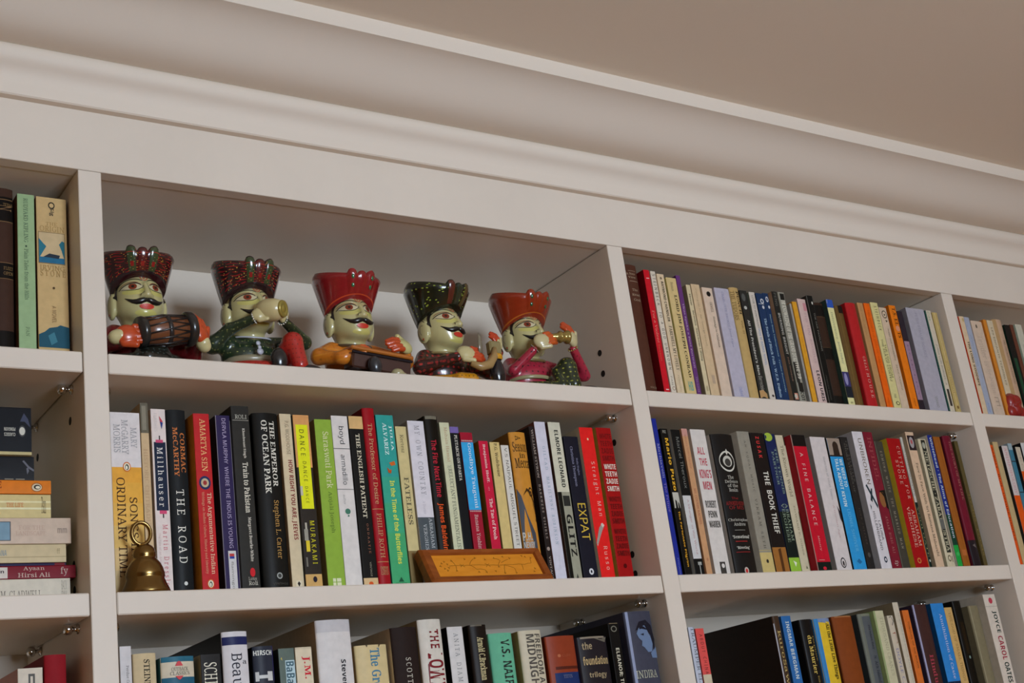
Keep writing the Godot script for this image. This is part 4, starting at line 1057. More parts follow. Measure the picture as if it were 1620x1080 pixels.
func ornaments():
	# brass bell in front of the first books
	var t := thing("brass_bell", "small brass hand bell with a ring handle, standing before the centre bay's first books", "bell", Vector3(0.0405, Y0, -0.0265))
	var brass := paint(Color(0.30, 0.19, 0.065), 0.25)
	brass.metallic = 1.0
	brass.albedo_texture = grime
	brass.uv1_triplanar = true
	brass.uv1_scale = Vector3.ONE * 25.0
	var s := st_new()
	add_lathe(s, [[0.0, 0.004], [0.020, 0.003], [0.0240, 0.0], [0.0262, 0.0004], [0.0265, 0.002], [0.0250, 0.006], [0.0228, 0.0105], [0.0212, 0.0145], [0.0203, 0.0170], [0.0201, 0.0182], [0.0209, 0.0196], [0.0206, 0.0232], [0.0193, 0.0285],
		[0.0170, 0.0335], [0.0140, 0.0378], [0.0122, 0.0396], [0.0118, 0.0408], [0.0125, 0.0422], [0.0124, 0.0452], [0.0112, 0.0494], [0.0092, 0.0528], [0.0062, 0.0550], [0.003, 0.0558], [0.0, 0.056]], Vector3.ZERO, 48)
	part("bell_body", done(s), brass, t)
	s = st_new()
	var pts := []
	var rad := []
	for i in 33:
		var a := -PI / 2 + TAU * i / 32.0
		pts.append(Vector3(cos(a) * 0.0104 - 0.0025, 0.0675 + sin(a) * 0.0122, 0.0))
		rad.append(0.0022)
	add_tube(s, pts, rad, 12, 1.25)
	part("ring_handle", done(s), brass, t)
	s = st_new()
	add_lathe(s, [[0.0, 0.002], [0.003, 0.003], [0.004, 0.007], [0.003, 0.011], [0.001, 0.012], [0.0008, 0.03], [0.0, 0.03]], Vector3.ZERO, 16)
	part("clapper", done(s), brass, t)
	# carved wooden plaque leaning against the books
	var p := thing("carved_plaque", "low brown wooden plaque with an amber panel of incised flower sprays, leaning on the books", "plaque", Vector3(0.479, Y0 + 0.0008, -0.0125))
	p.rotation.x = -0.52
	var fm := paint(Color(0.5, 0.5, 0.5), 0.38)
	fm.albedo_color = Color.WHITE
	fm.albedo_texture = wood_tex(base_of("86481c"), base_of("6a3414"), 5)
	fm.uv1_triplanar = true
	fm.uv1_scale = Vector3(9, 9, 9)
	var pm := paint(Color(0.5, 0.5, 0.5), 0.34)
	pm.albedo_color = Color.WHITE
	pm.albedo_texture = wood_tex(base_of("b56f1c"), base_of("c07c26"), 9)
	pm.uv1_triplanar = true
	pm.uv1_scale = Vector3(9, 9, 9)
	var w := 0.0905
	var hh := 0.0535
	s = st_new()
	s.set_smooth_group(-1)
	var o := [Vector3(-w, 0, 0), Vector3(w, 0, 0), Vector3(w, hh, 0), Vector3(-w, hh, 0)]
	var q := [Vector3(-w + 0.016, 0.0108, -0.0025), Vector3(w - 0.0105, 0.0108, -0.0025), Vector3(w - 0.0105, hh - 0.0075, -0.0025), Vector3(-w + 0.016, hh - 0.0075, -0.0025)]
	var mid := [Vector3(-w + 0.003, 0.003, 0.004), Vector3(w - 0.003, 0.003, 0.004), Vector3(w - 0.003, hh - 0.003, 0.004), Vector3(-w + 0.003, hh - 0.003, 0.004)]
	var inn := [Vector3(-w + 0.0145, 0.0092, 0.0012), Vector3(w - 0.009, 0.0092, 0.0012), Vector3(w - 0.009, hh - 0.006, 0.0012), Vector3(-w + 0.0145, hh - 0.006, 0.0012)]
	for i in 4:
		var j := (i + 1) % 4
		var cen: Vector3 = (o[i] + o[j]) / 2.0 - Vector3(0, hh / 2, 0)
		quad(s, o[i], o[j], mid[j], mid[i], Vector3(cen.x, cen.y, 0.02))
		quad(s, mid[i], mid[j], inn[j], inn[i], Vector3.BACK)
		quad(s, inn[i], inn[j], q[j], q[i], Vector3(-cen.x, -cen.y, 0.02))
		var ob: Vector3 = o[i] + Vector3(0, 0, -0.012)
		var oc: Vector3 = o[j] + Vector3(0, 0, -0.012)
		quad(s, o[i], o[j], oc, ob, Vector3(cen.x, cen.y, 0))
	quad(s, o[0] + Vector3(0, 0, -0.012), o[1] + Vector3(0, 0, -0.012), o[2] + Vector3(0, 0, -0.012), o[3] + Vector3(0, 0, -0.012), Vector3.FORWARD)
	part("frame", done(s), fm, p)
	part("panel", box(Vector3(-w + 0.0155, 0.0103, -0.006), Vector3(w - 0.01, hh - 0.007, -0.0022), 0.0002), pm, p)
	s = st_new()
	var ink := mat("8a581a", 0.6)
	var X0 := -w + 0.0145
	var W := 2 * w - 0.0235
	var H := hh - 0.0178
	var P2 := func(x: float, y: float) -> Vector3: return Vector3(X0 + x * W, 0.0108 + y * H, -0.0021)
	var strokes := [[.14, .5, .27, .5], [.27, .5, .34, .5], [.34, .52, .5, .5], [.5, .5, .61, .48], [.61, .48, .74, .5], [.74, .5, .86, .5], [.86, .5, .93, .56], [.2, .5, .18, .72], [.2, .5, .19, .3], [.33, .52, .36, .7], [.36, .7, .4, .82],
		[.34, .5, .38, .32], [.38, .32, .45, .3], [.45, .3, .46, .2], [.6, .5, .64, .7], [.64, .7, .6, .8], [.64, .6, .72, .75], [.66, .5, .64, .3], [.64, .3, .63, .15], [.66, .48, .74, .34], [.74, .34, .74, .15], [.83, .5, .82, .25], [.93, .56, .94, .78], [.24, .56, .28, .44], [.24, .44, .28, .56], [.48, .57, .52, .43], [.48, .43, .52, .57]]
	for k in strokes:
		add_tube(s, [P2.call(k[0], k[1]), P2.call((k[0] + k[2]) / 2 + 0.003, (k[1] + k[3]) / 2 + 0.02), P2.call(k[2], k[3])], [0.0003, 0.0004, 0.0003], 6)
	for k in [[.06, .5], [.08, .62], [.09, .38], [.11, .7], [.11, .3], [.13, .58], [.13, .42], [.18, .74], [.19, .28], [.31, .8], [.41, .84], [.5, .76], [.59, .82], [.68, .88], [.74, .8], [.46, .18], [.39, .2], [.55, .22], [.63, .12], [.74, .12], [.87, .9], [.9, .86], [.95, .8], [.94, .3], [.92, .16], [.6, .42]]:
		var c: Vector3 = P2.call(k[0], k[1])
		for i in 3:
			var a: float = TAU * i / 3.0 + k[0] * 20.0
			add_tube(s, [c, c + Vector3(cos(a), sin(a), 0) * 0.0017], [0.0007, 0.0003], 6)
	part("incised_pattern", done(s), ink, p)
	# red carved rose lump at the picture's right edge
	var r := thing("carved_rose", "dark red carved rose-like ornament standing before the books at the far right", "ornament", Vector3(1.638, Y0 + 0.264, -0.024))
	var prims := [["e", Vector3(0, 22, 0), Vector3(24, 24, 17), 2.0], ["e", Vector3(-9, 30, 9), Vector3(11, 14, 9), 1.5], ["e", Vector3(10, 32, 8), Vector3(11, 13, 9), 1.5], ["e", Vector3(0, 16, 12), Vector3(12, 12, 8), 1.5],
		["e", Vector3(-14, 12, 9), Vector3(9, 11, 8), 1.5], ["e", Vector3(14, 12, 9), Vector3(9, 11, 8), 1.5], ["e", Vector3(0, 40, 2), Vector3(14, 9, 11), 1.5], ["c", Vector3(-8, 22, 17), Vector3(8, 28, 18), 3.5, 2.5, 1.0]]
	part("petals", net(prims, 1.6), mat("7c1a18", 0.4, false, 0.0, 0.3), r)

# ------------------------------------------------------------------------------------------------ smooth solids: ellipsoids and tapered capsules joined by a smooth minimum (millimetres)
func sd_one(q: Array, p: Vector3) -> float:
	if q[0] == "e":
		var d: Vector3 = p - q[1]
		var r: Vector3 = q[2]
		if q.size() > 4:
			d = (q[4] as Basis).inverse() * d
		var k0 := (d / r).length()
		var k1 := (d / (r * r)).length()
		return k0 * (k0 - 1.0) / maxf(k1, 1e-6)
	var a: Vector3 = q[1]
	var ba: Vector3 = q[2] - a
	var pa := p - a
	var h := clampf(pa.dot(ba) / maxf(ba.dot(ba), 1e-6), 0.0, 1.0)
	return (pa - ba * h).length() - lerpf(q[3], q[4], h)

func k_of(q: Array) -> float:
	return q[3] if q[0] == "e" else q[5]

func smin(a: float, b: float, k: float) -> float:
	var h := maxf(k - absf(a - b), 0.0) / k
	return minf(a, b) - h * h * k * 0.25

func sd(prims: Array, p: Vector3) -> float:
	var d := 1e6
	for q in prims:
		d = smin(d, sd_one(q, p), k_of(q))
	return d

func net(prims: Array, cell: float) -> ArrayMesh:
	var lo := Vector3.ONE * 1e9
	var hi := -lo
	var boxes := []
	for q in prims:
		var l: Vector3
		var u: Vector3
		if q[0] == "e":
			var r: Vector3 = q[2]
			if q.size() > 4:
				r = Vector3.ONE * maxf(r.x, maxf(r.y, r.z))
			l = q[1] - r
			u = q[1] + r
		else:
			var r2 := Vector3.ONE * maxf(q[3], q[4])
			l = (q[1] as Vector3).min(q[2]) - r2
			u = (q[1] as Vector3).max(q[2]) + r2
		boxes.append([l, u])
		lo = lo.min(l)
		hi = hi.max(u)
	lo -= Vector3.ONE * cell * 3.0
	hi += Vector3.ONE * cell * 3.0
	var n := Vector3i(((hi - lo) / cell).ceil()) + Vector3i.ONE
	var f := PackedFloat32Array()
	f.resize(n.x * n.y * n.z)
	f.fill(1e6)
	for qi in prims.size():
		var q: Array = prims[qi]
		var k := k_of(q)
		var m := k * 1.2 + cell * 2.5
		var a := Vector3i(((boxes[qi][0] - Vector3.ONE * m - lo) / cell).floor()).clamp(Vector3i.ZERO, n - Vector3i.ONE)
		var b := Vector3i(((boxes[qi][1] + Vector3.ONE * m - lo) / cell).ceil()).clamp(Vector3i.ZERO, n - Vector3i.ONE)
		for z in range(a.z, b.z + 1):
			for y in range(a.y, b.y + 1):
				var at := (z * n.y + y) * n.x
				for x in range(a.x, b.x + 1):
					var d := sd_one(q, lo + Vector3(x, y, z) * cell)
					f[at + x] = smin(f[at + x], d, k)
	var idx := {}
	var vs := PackedVector3Array()
	var off := [0, 1, n.x, n.x + 1, n.x * n.y, n.x * n.y + 1, n.x * n.y + n.x, n.x * n.y + n.x + 1]
	var edges := [[0, 1], [2, 3], [4, 5], [6, 7], [0, 2], [1, 3], [4, 6], [5, 7], [0, 4], [1, 5], [2, 6], [3, 7]]
	for z in n.z - 1:
		for y in n.y - 1:
			for x in n.x - 1:
				var at := (z * n.y + y) * n.x + x
				var neg := 0
				for o in off:
					if f[at + o] < 0.0:
						neg += 1
				if neg == 0 or neg == 8:
					continue
				var sum := Vector3.ZERO
				var cnt := 0
				for e in edges:
					var fa := f[at + off[e[0]]]
					var fb := f[at + off[e[1]]]
					if (fa < 0.0) != (fb < 0.0):
						var t := fa / (fa - fb)
						var pa := Vector3(e[0] & 1, (e[0] >> 1) & 1, e[0] >> 2)
						var pb := Vector3(e[1] & 1, (e[1] >> 1) & 1, e[1] >> 2)
						sum += pa.lerp(pb, t)
						cnt += 1
				idx[at] = vs.size()
				vs.append((lo + (Vector3(x, y, z) + sum / cnt) * cell) * 0.001)
	var s := st_new()
	s.set_smooth_group(1)
	var ax := [1, n.x, n.x * n.y]
	for at in idx:
		for d in 3:
			var fa := f[at]
			var fb := f[at + ax[d]]
			if (fa < 0.0) == (fb < 0.0):
				continue
			var u: int = ax[(d + 1) % 3]
			var v: int = ax[(d + 2) % 3]
			if not (idx.has(at - u) and idx.has(at - v) and idx.has(at - u - v)):
				continue
			var a := vs[idx[at]]
			var b := vs[idx[at - u]]
			var c := vs[idx[at - u - v]]
			var e := vs[idx[at - v]]
			for p in ([a, e, c, a, c, b] if fa < 0.0 else [a, b, c, a, c, e]):
				s.add_vertex(p)
	return done(s)

# ------------------------------------------------------------------------------------------------ the five carved musicians (local millimetres; +z is where they face)
var head_prims := [["e", Vector3(0, 100, -4), Vector3(29, 34, 31), 6.0], ["e", Vector3(0, 86.5, 3), Vector3(26.5, 19, 26), 8.0], ["c", Vector3(0, 74, -8), Vector3(0, 46, -8), 18.5, 21.5, 6.0], ["e", Vector3(0, 75, 14.5), Vector3(15, 8, 13), 7.0],
	["c", Vector3(0, 111, 25.5), Vector3(0, 95, 32.5), 2.6, 4.6, 3.0], ["e", Vector3(-4.6, 94, 29), Vector3(3.6, 3.2, 4.2), 2.0], ["e", Vector3(4.6, 94, 29), Vector3(3.6, 3.2, 4.2), 2.0],
	["e", Vector3(-30.5, 91, -7), Vector3(5, 17, 10.5), 2.0], ["e", Vector3(30.5, 91, -7), Vector3(5, 17, 10.5), 2.0]]
var head_mesh: ArrayMesh
var face_meshes := {}

func on_face(x: float, y: float, lift: float) -> Vector3:           # a point of the face in front of (x, y)
	var p := Vector3(x, y, 60)
	for i in 40:
		var d := sd(head_prims, p)
		if d < 0.05 or p.z < -20:
			break
		p.z -= maxf(d * 0.7, 0.03)
	return (p + Vector3(x * 0.012, 0, 1) * lift) * 0.001

func on_side(z: float, y: float, sg: float, lift: float) -> Vector3:
	var p := Vector3(sg * 60, y, z)
	for i in 40:
		var d := sd(head_prims, p)
		if d < 0.05 or p.x * sg < 2:
			break
		p.x -= sg * maxf(d * 0.7, 0.03)
	return (p + Vector3(sg, 0, 0.3) * lift) * 0.001

func patch(s: SurfaceTool, cx: float, cy: float, outline: Array, lift: float):      # a painted patch that is star-shaped about its centre
	s.set_smooth_group(1)
	var rings := [0.0, 0.35, 0.7, 1.0]
	var pts := []
	for r in rings:
		var ring := []
		for o in outline:
			ring.append(on_face(cx + o[0] * r, cy + o[1] * r, lift))
		pts.append(ring)
	var n := outline.size()
	for i in 3:
		for k in n:
			var l := (k + 1) % n
			if i == 0:
				tri(s, pts[0][0], pts[1][k], pts[1][l], Vector3.BACK)
			else:
				quad(s, pts[i][k], pts[i][l], pts[i + 1][l], pts[i + 1][k], Vector3.BACK)

func ribbon(s: SurfaceTool, path: Array, wid: Array, lift: float, side := 0.0):   # a painted stroke; side 0: on the face, +-1: on that cheek (path in z, y)
	s.set_smooth_group(1)
	var fine := []
	var wf := []
	for i in path.size() - 1:
		for k in 4:
			fine.append((path[i] as Vector2).cubic_interpolate(path[i + 1], path[maxi(i - 1, 0)], path[mini(i + 2, path.size() - 1)], k / 4.0))
			wf.append(lerpf(wid[i], wid[i + 1], k / 4.0))
	fine.append(path[-1])
	wf.append(wid[-1])
	var l := []
	var r := []
	for i in fine.size():
		var t: Vector2 = (fine[mini(i + 1, fine.size() - 1)] - fine[maxi(i - 1, 0)]).normalized()
		var nn := Vector2(-t.y, t.x) * float(wf[i]) * 0.5
		var a: Vector2 = fine[i] + nn
		var b: Vector2 = fine[i] - nn
		l.append(on_face(a.x, a.y, lift) if side == 0.0 else on_side(a.x, a.y, side, lift))
		r.append(on_face(b.x, b.y, lift) if side == 0.0 else on_side(b.x, b.y, side, lift))
	for i in fine.size() - 1:
		quad(s, l[i], l[i + 1], r[i + 1], r[i], Vector3.BACK if side == 0.0 else Vector3(side, 0, 0))

func v2(a: Array, sx := 1.0) -> Array:
	var out := []
	for i in range(0, a.size(), 2):
		out.append(Vector2(a[i] * sx, a[i + 1]))
	return out

func build_face():
	head_mesh = net(head_prims, 1.7)
	face_meshes = {}
	var n_eye := 0
	var black := st_new()
	var rosy := st_new()
	var red := st_new()
	for sg in [-1.0, 1.0]:
		var whites := st_new()
		var iris := st_new()
		var pupil := st_new()
		var yellow := st_new()
		var ol := []
		for i in 28:
			var a := TAU * i / 28.0
			var c := cos(a)
			var yy := sin(a) * (5.2 if sin(a) > 0 else 4.2) * pow(1.0 - absf(c) ** 2.6, 0.5 if absf(c) < 0.99 else 1.0) / maxf(absf(sin(a)), 0.05) * 0.98
			ol.append([c * 10.8 * (1.0), clampf(yy, -4.2, 4.8) - (0.8 if c * sg > 0.6 else 0.0)])
		patch(whites, sg * 14.2, 107.6, ol, 0.30)
		var yl := []
		for i in 20:
			var a := TAU * i / 20.0
			yl.append([cos(a) * 11.0, sin(a) * 5.0])
		patch(yellow, sg * 13.5, 101.5, yl, 0.12)
		var il := []
		var pl := []
		for i in 18:
			var a := TAU * i / 18.0
			il.append([cos(a) * 4.3, clampf(sin(a) * 4.3, -4.0, 3.6)])
			pl.append([cos(a) * 1.7, sin(a) * 1.7])
		patch(iris, sg * 13.6 - 0.4, 107.9, il, 0.42)
		patch(pupil, sg * 13.6 - 0.4, 108.0, pl, 0.54)
		ribbon(black, v2([3.2, 107.0, 7, 110.9, 12, 112.6, 18, 111.8, 23, 109.2, 26.4, 105.2], sg), [0.7, 1.3, 1.5, 1.3, 1.1, 0.5], 0.55)
		ribbon(black, v2([3.4, 106.6, 8, 103.6, 14, 102.9, 20, 103.8, 24.6, 105.8], sg), [0.6, 0.8, 0.9, 0.8, 0.5], 0.5)
		ribbon(rosy, v2([5.0, 110.4, 10, 113.6, 16, 114.1, 22, 112.4, 25.5, 108.8], sg), [0.4, 0.7, 0.8, 0.7, 0.3], 0.35)
		ribbon(black, v2([2.6, 115.6, 7, 118.0, 13, 119.0, 19, 117.9, 24, 114.6, 27.0, 110.2], sg), [0.7, 1.3, 1.4, 1.2, 0.9, 0.4], 0.4)
		ribbon(black, v2([3.4, 97.4, 5.6, 97.4, 7.2, 95.6, 7.4, 93.4], sg), [0.3, 0.5, 0.5, 0.3], 0.4)
		ribbon(black, [Vector2(2.0, 124), Vector2(3.0, 114), Vector2(2.5, 106), Vector2(4.0, 99), Vector2(6.5, 94)], [8.0, 6.0, 4.4, 3.4, 0.6], 0.5, sg)
		ribbon(black, [Vector2(-1, 103), Vector2(-6, 106), Vector2(-12, 101), Vector2(-13.5, 90), Vector2(-9, 79), Vector2(-4, 77)], [0.5, 0.8, 0.8, 0.8, 0.8, 0.5], 0.5, sg)
		ribbon(black, [Vector2(-3, 98), Vector2(-7, 98), Vector2(-8.5, 91), Vector2(-6, 85)], [0.4, 0.6, 0.6, 0.4], 0.5, sg)
		face_meshes["cheek_paint%d" % n_eye] = [done(yellow), "a8a05e"]
		face_meshes["eye_white%d" % n_eye] = [done(whites), "aea488"]
		face_meshes["iris%d" % n_eye] = [done(iris), "6e2812"]
		face_meshes["pupil%d" % n_eye] = [done(pupil), "1a120e"]
		n_eye += 1
		ribbon(red, [Vector2(-5.5, 79.6), Vector2(-4.0, 78.6)], [2.6, 2.6], 0.9, sg)
	ribbon(red, v2([-4.2, 122, -3.4, 118.5, -0.2, 116.6, 3.2, 118.5, 4.2, 122]), [0.9, 0.9, 1.0, 0.9, 0.9], 0.5)
	ribbon(red, v2([-1.2, 121.5, 0, 119.6, 1.2, 121.5]), [0.9, 1.1, 0.9], 0.5)
	ribbon(black, v2([-0.5, 114.2, 0.5, 114.2]), [0.9, 0.9], 0.5)
	# lips and chin paint
	var lips := st_new()
	var lp := []
	for i in 24:
		var a := TAU * i / 24.0
		lp.append([cos(a) * 8.6, sin(a) * (2.6 if sin(a) > 0 else 4.4)])
	patch(lips, 0, 81.6, lp, 1.0)
	var chin := st_new()
	var yl2 := []
	for i in 22:
		var a := TAU * i / 22.0
		yl2.append([cos(a) * 13.0, sin(a) * 4.0])
	patch(chin, 0, 74.0, yl2, 0.12)
	face_meshes.merge({"chin_paint": [done(chin), "a8a05e"], "painted_line": [done(black), "1c1916"], "eyelid": [done(rosy), "6e2a20"],
		"red_mark": [done(red), "a02a18"], "lips": [done(lips), "a82a1c"]})
	var mo := st_new()
	for sg in [-1.0, 1.0]:
		var ps := []
		var rs := []
		for k in [[0.0, 89.2, 2.6], [3.5, 88.8, 3.3], [7.5, 87.4, 3.8], [11.5, 86.6, 3.3], [15.5, 87.4, 2.5], [19.0, 89.6, 1.5], [22.5, 92.8, 0.4]]:
			ps.append(on_face(sg * k[0], k[1], 0.4))
			rs.append(k[2] * 0.001)
		add_tube(mo, ps, rs, 12, 1.0)
	face_meshes["moustache"] = [done(mo), "151313"]

func head(t: Node3D, yaw: float, moustache := true):
	var h := Node3D.new()
	h.name = "head"
	t.add_child(h, true)
	h.rotation.y = yaw
	part("face", head_mesh, mat("a39a70", 0.3, false, 0.0, 0.5), h)
	for k in face_meshes:
		part(k.rstrip("01"), face_meshes[k][0], mat(face_meshes[k][1], 0.3, false, 0.0, 0.4), h)

func dots_tex(bg: String, dot: String, seed_: int, n: int, r: float, stripes := "", stripe_n := 0) -> ImageTexture:
	var g := RandomNumberGenerator.new()
	g.seed = seed_
	var im := Image.create(128, 128, false, Image.FORMAT_RGB8)
	im.fill(base_of(bg))
	if stripes:
		var sc := base_of(stripes)
		for i in stripe_n:
			var y0 := 128.0 * i / stripe_n + g.randf_range(-2, 2)
			for x in 128:
				var wob := sin(x * 0.1 + i) * 2.0
				if g.randf() < 0.93:
					im.fill_rect(Rect2i(x, int(y0 + wob), 1, g.randi_range(3, 6)), sc)
	var dc := base_of(dot)
	for i in n * n:
		var cx := (i % n + 0.5 + 0.5 * ((i / n) % 2)) * 128.0 / n
		var cy := (i / n + 0.5) * 128.0 / n
		for y in range(int(cy - r - 1), int(cy + r + 2)):
			for x in range(int(cx - r - 1), int(cx + r + 2)):
				if Vector2(x - cx, y - cy).length() < r:
					im.set_pixel(posmod(x, 128), posmod(y, 128), dc)
	return ImageTexture.create_from_image(im)

func cloth(tex: Texture2D, tile_mm: float) -> StandardMaterial3D:
	var m := StandardMaterial3D.new()
	m.albedo_texture = tex
	m.roughness = 0.28
	m.clearcoat_enabled = true
	m.clearcoat = 0.5
	m.clearcoat_roughness = 0.12
	m.uv1_triplanar = true
	m.uv1_scale = Vector3.ONE * (1000.0 / tile_mm)
	return m

# the tall flared turban: fluted crest in front, brim tipped down towards the back
func turban(t: Node3D, yaw: float, tex: ImageTexture, crest: String, jewel: String, wide: float, tall: float):
	var s := st_new()
	s.set_smooth_group(1)
	var seg := 120
	var rows := [0.0, 0.03, 0.1, 0.25, 0.45, 0.65, 0.82, 0.93, 0.985, 1.0]
	var lobe := func(a: float) -> float:                              # 0..1: how far the crest's flutes stand out at this angle
		var d := rad_to_deg(wrapf(a, -PI, PI))
		var v := 0.0
		for c in [[-18.0, 8.6, 1.0], [0.0, 8.6, 0.7], [18.0, 8.6, 1.0]]:
			var x: float = (d - c[0]) / c[1]
			if absf(x) < 1.0:
				v = maxf(v, c[2] * sqrt(1.0 - x * x))
		return v
	var shape := func(a: float, v: float) -> Vector3:                  # a = 0 is the front
		var lb: float = lobe.call(a)
		var front := 0.5 + 0.5 * cos(a)
		var y0 := 103.0 + 21.5 * pow(front, 1.3)
		var y1 := 149.0 + 12.5 * minf(1.0 - cos(a), 1.25) + tall + (5.0 * lb) * smoothstep(0.6, 1.0, v)
		var r := lerpf(32.3, 29.8 + wide, pow(minf(v / 0.86, 1.0), 0.9)) - 3.2 * smoothstep(0.84, 1.0, v) * (1.0 - lb) + 2.4 * lb * smoothstep(0.0, 0.2, v)
		if v > 0.97:
			r -= 1.2
		return Vector3(sin(a) * r, lerpf(y0, y1, v), cos(a) * (r - 1.0) - 3.0) * 0.001
	for i in rows.size() - 1:
		for k in seg:
			var a := TAU * k / seg - PI
			var b := TAU * (k + 1) / seg - PI
			var p := [shape.call(a, rows[i]), shape.call(b, rows[i]), shape.call(b, rows[i + 1]), shape.call(a, rows[i + 1])]
			var out := Vector3(sin((a + b) / 2), -0.3, cos((a + b) / 2))
			var uv := [Vector2(float(k) / seg, 1.0 - rows[i]), Vector2(float(k + 1) / seg, 1.0 - rows[i]), Vector2(float(k + 1) / seg, 1.0 - rows[i + 1]), Vector2(float(k) / seg, 1.0 - rows[i + 1])]
			for f in [[0, 1, 2], [0, 2, 3]]:
				var o := f as Array
				if (p[o[2]] - p[o[0]]).cross(p[o[1]] - p[o[0]]).dot(out) < 0.0:
					o = [f[0], f[2], f[1]]
				for j in o:
					s.set_uv(uv[j])
					s.add_vertex(p[j])
	for k in seg:                                                     # closed top, slightly sunk
		var a := TAU * k / seg - PI
		var b := TAU * (k + 1) / seg - PI
		var pa: Vector3 = shape.call(a, 1.0)
		var pb: Vector3 = shape.call(b, 1.0)
		var c := Vector3(0, 0.148 + tall * 0.001, -0.003)
		s.set_uv(Vector2(0.02, 0.02))
		tri(s, pa, pb, c, Vector3.UP)
		var ba: Vector3 = shape.call(a, 0.0)
		var bb: Vector3 = shape.call(b, 0.0)
		tri(s, ba, bb, Vector3(0, 0.115, -0.003), Vector3.DOWN)
	var m := StandardMaterial3D.new()
	m.albedo_texture = tex
	m.roughness = 0.22
	m.clearcoat_enabled = true
	m.clearcoat = 0.6
	m.clearcoat_roughness = 0.08
	var hat := part("turban", done(s), m, t)
	hat.rotation.y = yaw
	if jewel:
		var j := st_new()
		for k in [[-18.0, 0.74, 3.2], [-18.0, 0.40, 3.0], [18.0, 0.74, 3.2], [18.0, 0.38, 2.8]]:
			var c: Vector3 = shape.call(deg_to_rad(k[0]), k[1])
			var nrm := Vector3(c.x, -0.012, c.z + 0.003).normalized()
			var up := (Vector3.UP - nrm * nrm.y).normalized()
			var bs := Basis(up.cross(nrm), nrm, -up)
			var dome := []
			for q in 6:
				dome.append([cos(q * PI / 10.0) * 0.0021, sin(q * PI / 10.0) * 0.0009])
			add_lathe(j, dome, c, 16, bs * Basis.from_scale(Vector3(1, 1, 1.55)))
		part("jewel", done(j), mat(jewel, 0.12, false, 0.0, 0.6), hat)

func turban_tex(base: String, stroke: String, dot: String, mode: int, seed_: int) -> ImageTexture:
	var g := RandomNumberGenerator.new()
	g.seed = seed_
	var im := Image.create(512, 128, false, Image.FORMAT_RGB8)
	im.fill(base_of(base))
	var sc := base_of(stroke)
	var dc := base_of(dot)
	if mode == 0:                                                     # brush strokes in rows, small dots between
		for r in 9:
			var x := 0
			while x < 512:
				var ln := g.randi_range(14, 34)
				for i in ln:
					var yy := int(8 + r * 13 + sin(i * 0.2 + r) * 2.0 + sin((x + i) * 0.03) * 3.0)
					im.fill_rect(Rect2i(x + i, yy, 1, int(2 + 4 * sin(PI * i / ln))), sc)
				x += ln + g.randi_range(5, 14)
		for i in 240:
			im.fill_rect(Rect2i(g.randi_range(0, 509), g.randi_range(4, 122), 3, 3), dc)
		for i in 3:                                                   # the crest's flutes: plain green with a red bar
			var x0: int = [221, 246, 272][i]
			im.fill_rect(Rect2i(x0, 6, 19, 122), base_of("2e3a24" if i != 1 else "4a1a1a"))
			im.fill_rect(Rect2i(x0, 26, 19, 3), base_of("8a2a24"))
			for k in 10:
				im.fill_rect(Rect2i(x0 + 2 + (k * 7) % 16, 36 + k * 9, 2, 3), base_of("a08040" if k % 3 else "8a8a80"))
			im.fill_rect(Rect2i(x0 + 6, 70, 8, 26), base_of("7a1a1a"))
		im.fill_rect(Rect2i(0, 118, 512, 10), base_of("241a1e"))
	elif mode == 1:                                                   # plain with fine wrapping lines and a golden hem
		for r in 26:
			for x in 512:
				if g.randf() < 0.8:
					im.fill_rect(Rect2i(x, int(r * 5 + sin(x * 0.02 + r) * 2), 1, 1), sc)
		im.fill_rect(Rect2i(0, 122, 512, 6), dc)
	else:                                                             # dark with scattered leaf dots
		for i in 150:
			var x := g.randi_range(3, 506)
			var y := g.randi_range(5, 116)
			im.fill_rect(Rect2i(x, y, 6, 3), dc)
			im.fill_rect(Rect2i(x + 1, y - 1, 4, 5), dc)
		im.fill_rect(Rect2i(222, 4, 17, 120), base_of("4a2018"))
		im.fill_rect(Rect2i(273, 4, 17, 120), base_of("47391f"))
		im.fill_rect(Rect2i(247, 4, 18, 120), base_of("222a20"))
	return ImageTexture.create_from_image(im)

# a carved hand: palm and four fingers laid together, thumb at the side
func hand_prims(c: Vector3, along: Vector3, flatn: Vector3, size: float) -> Array:
	along = along.normalized()
	flatn = (flatn - along * flatn.dot(along)).normalized()
	var across := along.cross(flatn)
	var palm := [["e", c, Vector3(7.5, 8.5, 4.6) * size, 1.5, Basis(across, along, flatn)], ["c", c + (across * 6.0 - along * 3.0) * size, c + (across * 8.5 + along * 4.5 + flatn * 2.0) * size, 2.6 * size, 2.2 * size, 1.2]]
	var fingers := []
	for i in 4:
		var o := across * (float(i) - 1.5) * 3.5 * size
		var ln: float = [8.0, 10.5, 11.0, 9.0][i] * size
		var k := c + o + along * 5.5 * size + flatn * 1.0 * size
		var e := k + along * ln * 0.6 + flatn * -1.0 * size
		fingers.append(["c", k, e, 2.3 * size, 2.2 * size, 0.6])
		fingers.append(["c", e, e + (along * ln * 0.45 - flatn * 3.0 * size), 2.2 * size, 1.8 * size, 0.6])
	return [palm, fingers]

func hand(t: Node3D, c: Vector3, along: Vector3, flatn: Vector3, size: float, skin := "b0a47c", tips := "a33c1a"):
	var q := hand_prims(c, along, flatn, size)
	var h := part("hand", net(q[0], 1.1), mat(skin, 0.3, false, 0.0, 0.4), t)
	part("fingers", net(q[1], 1.0), mat(tips, 0.3, false, 0.0, 0.4), h)

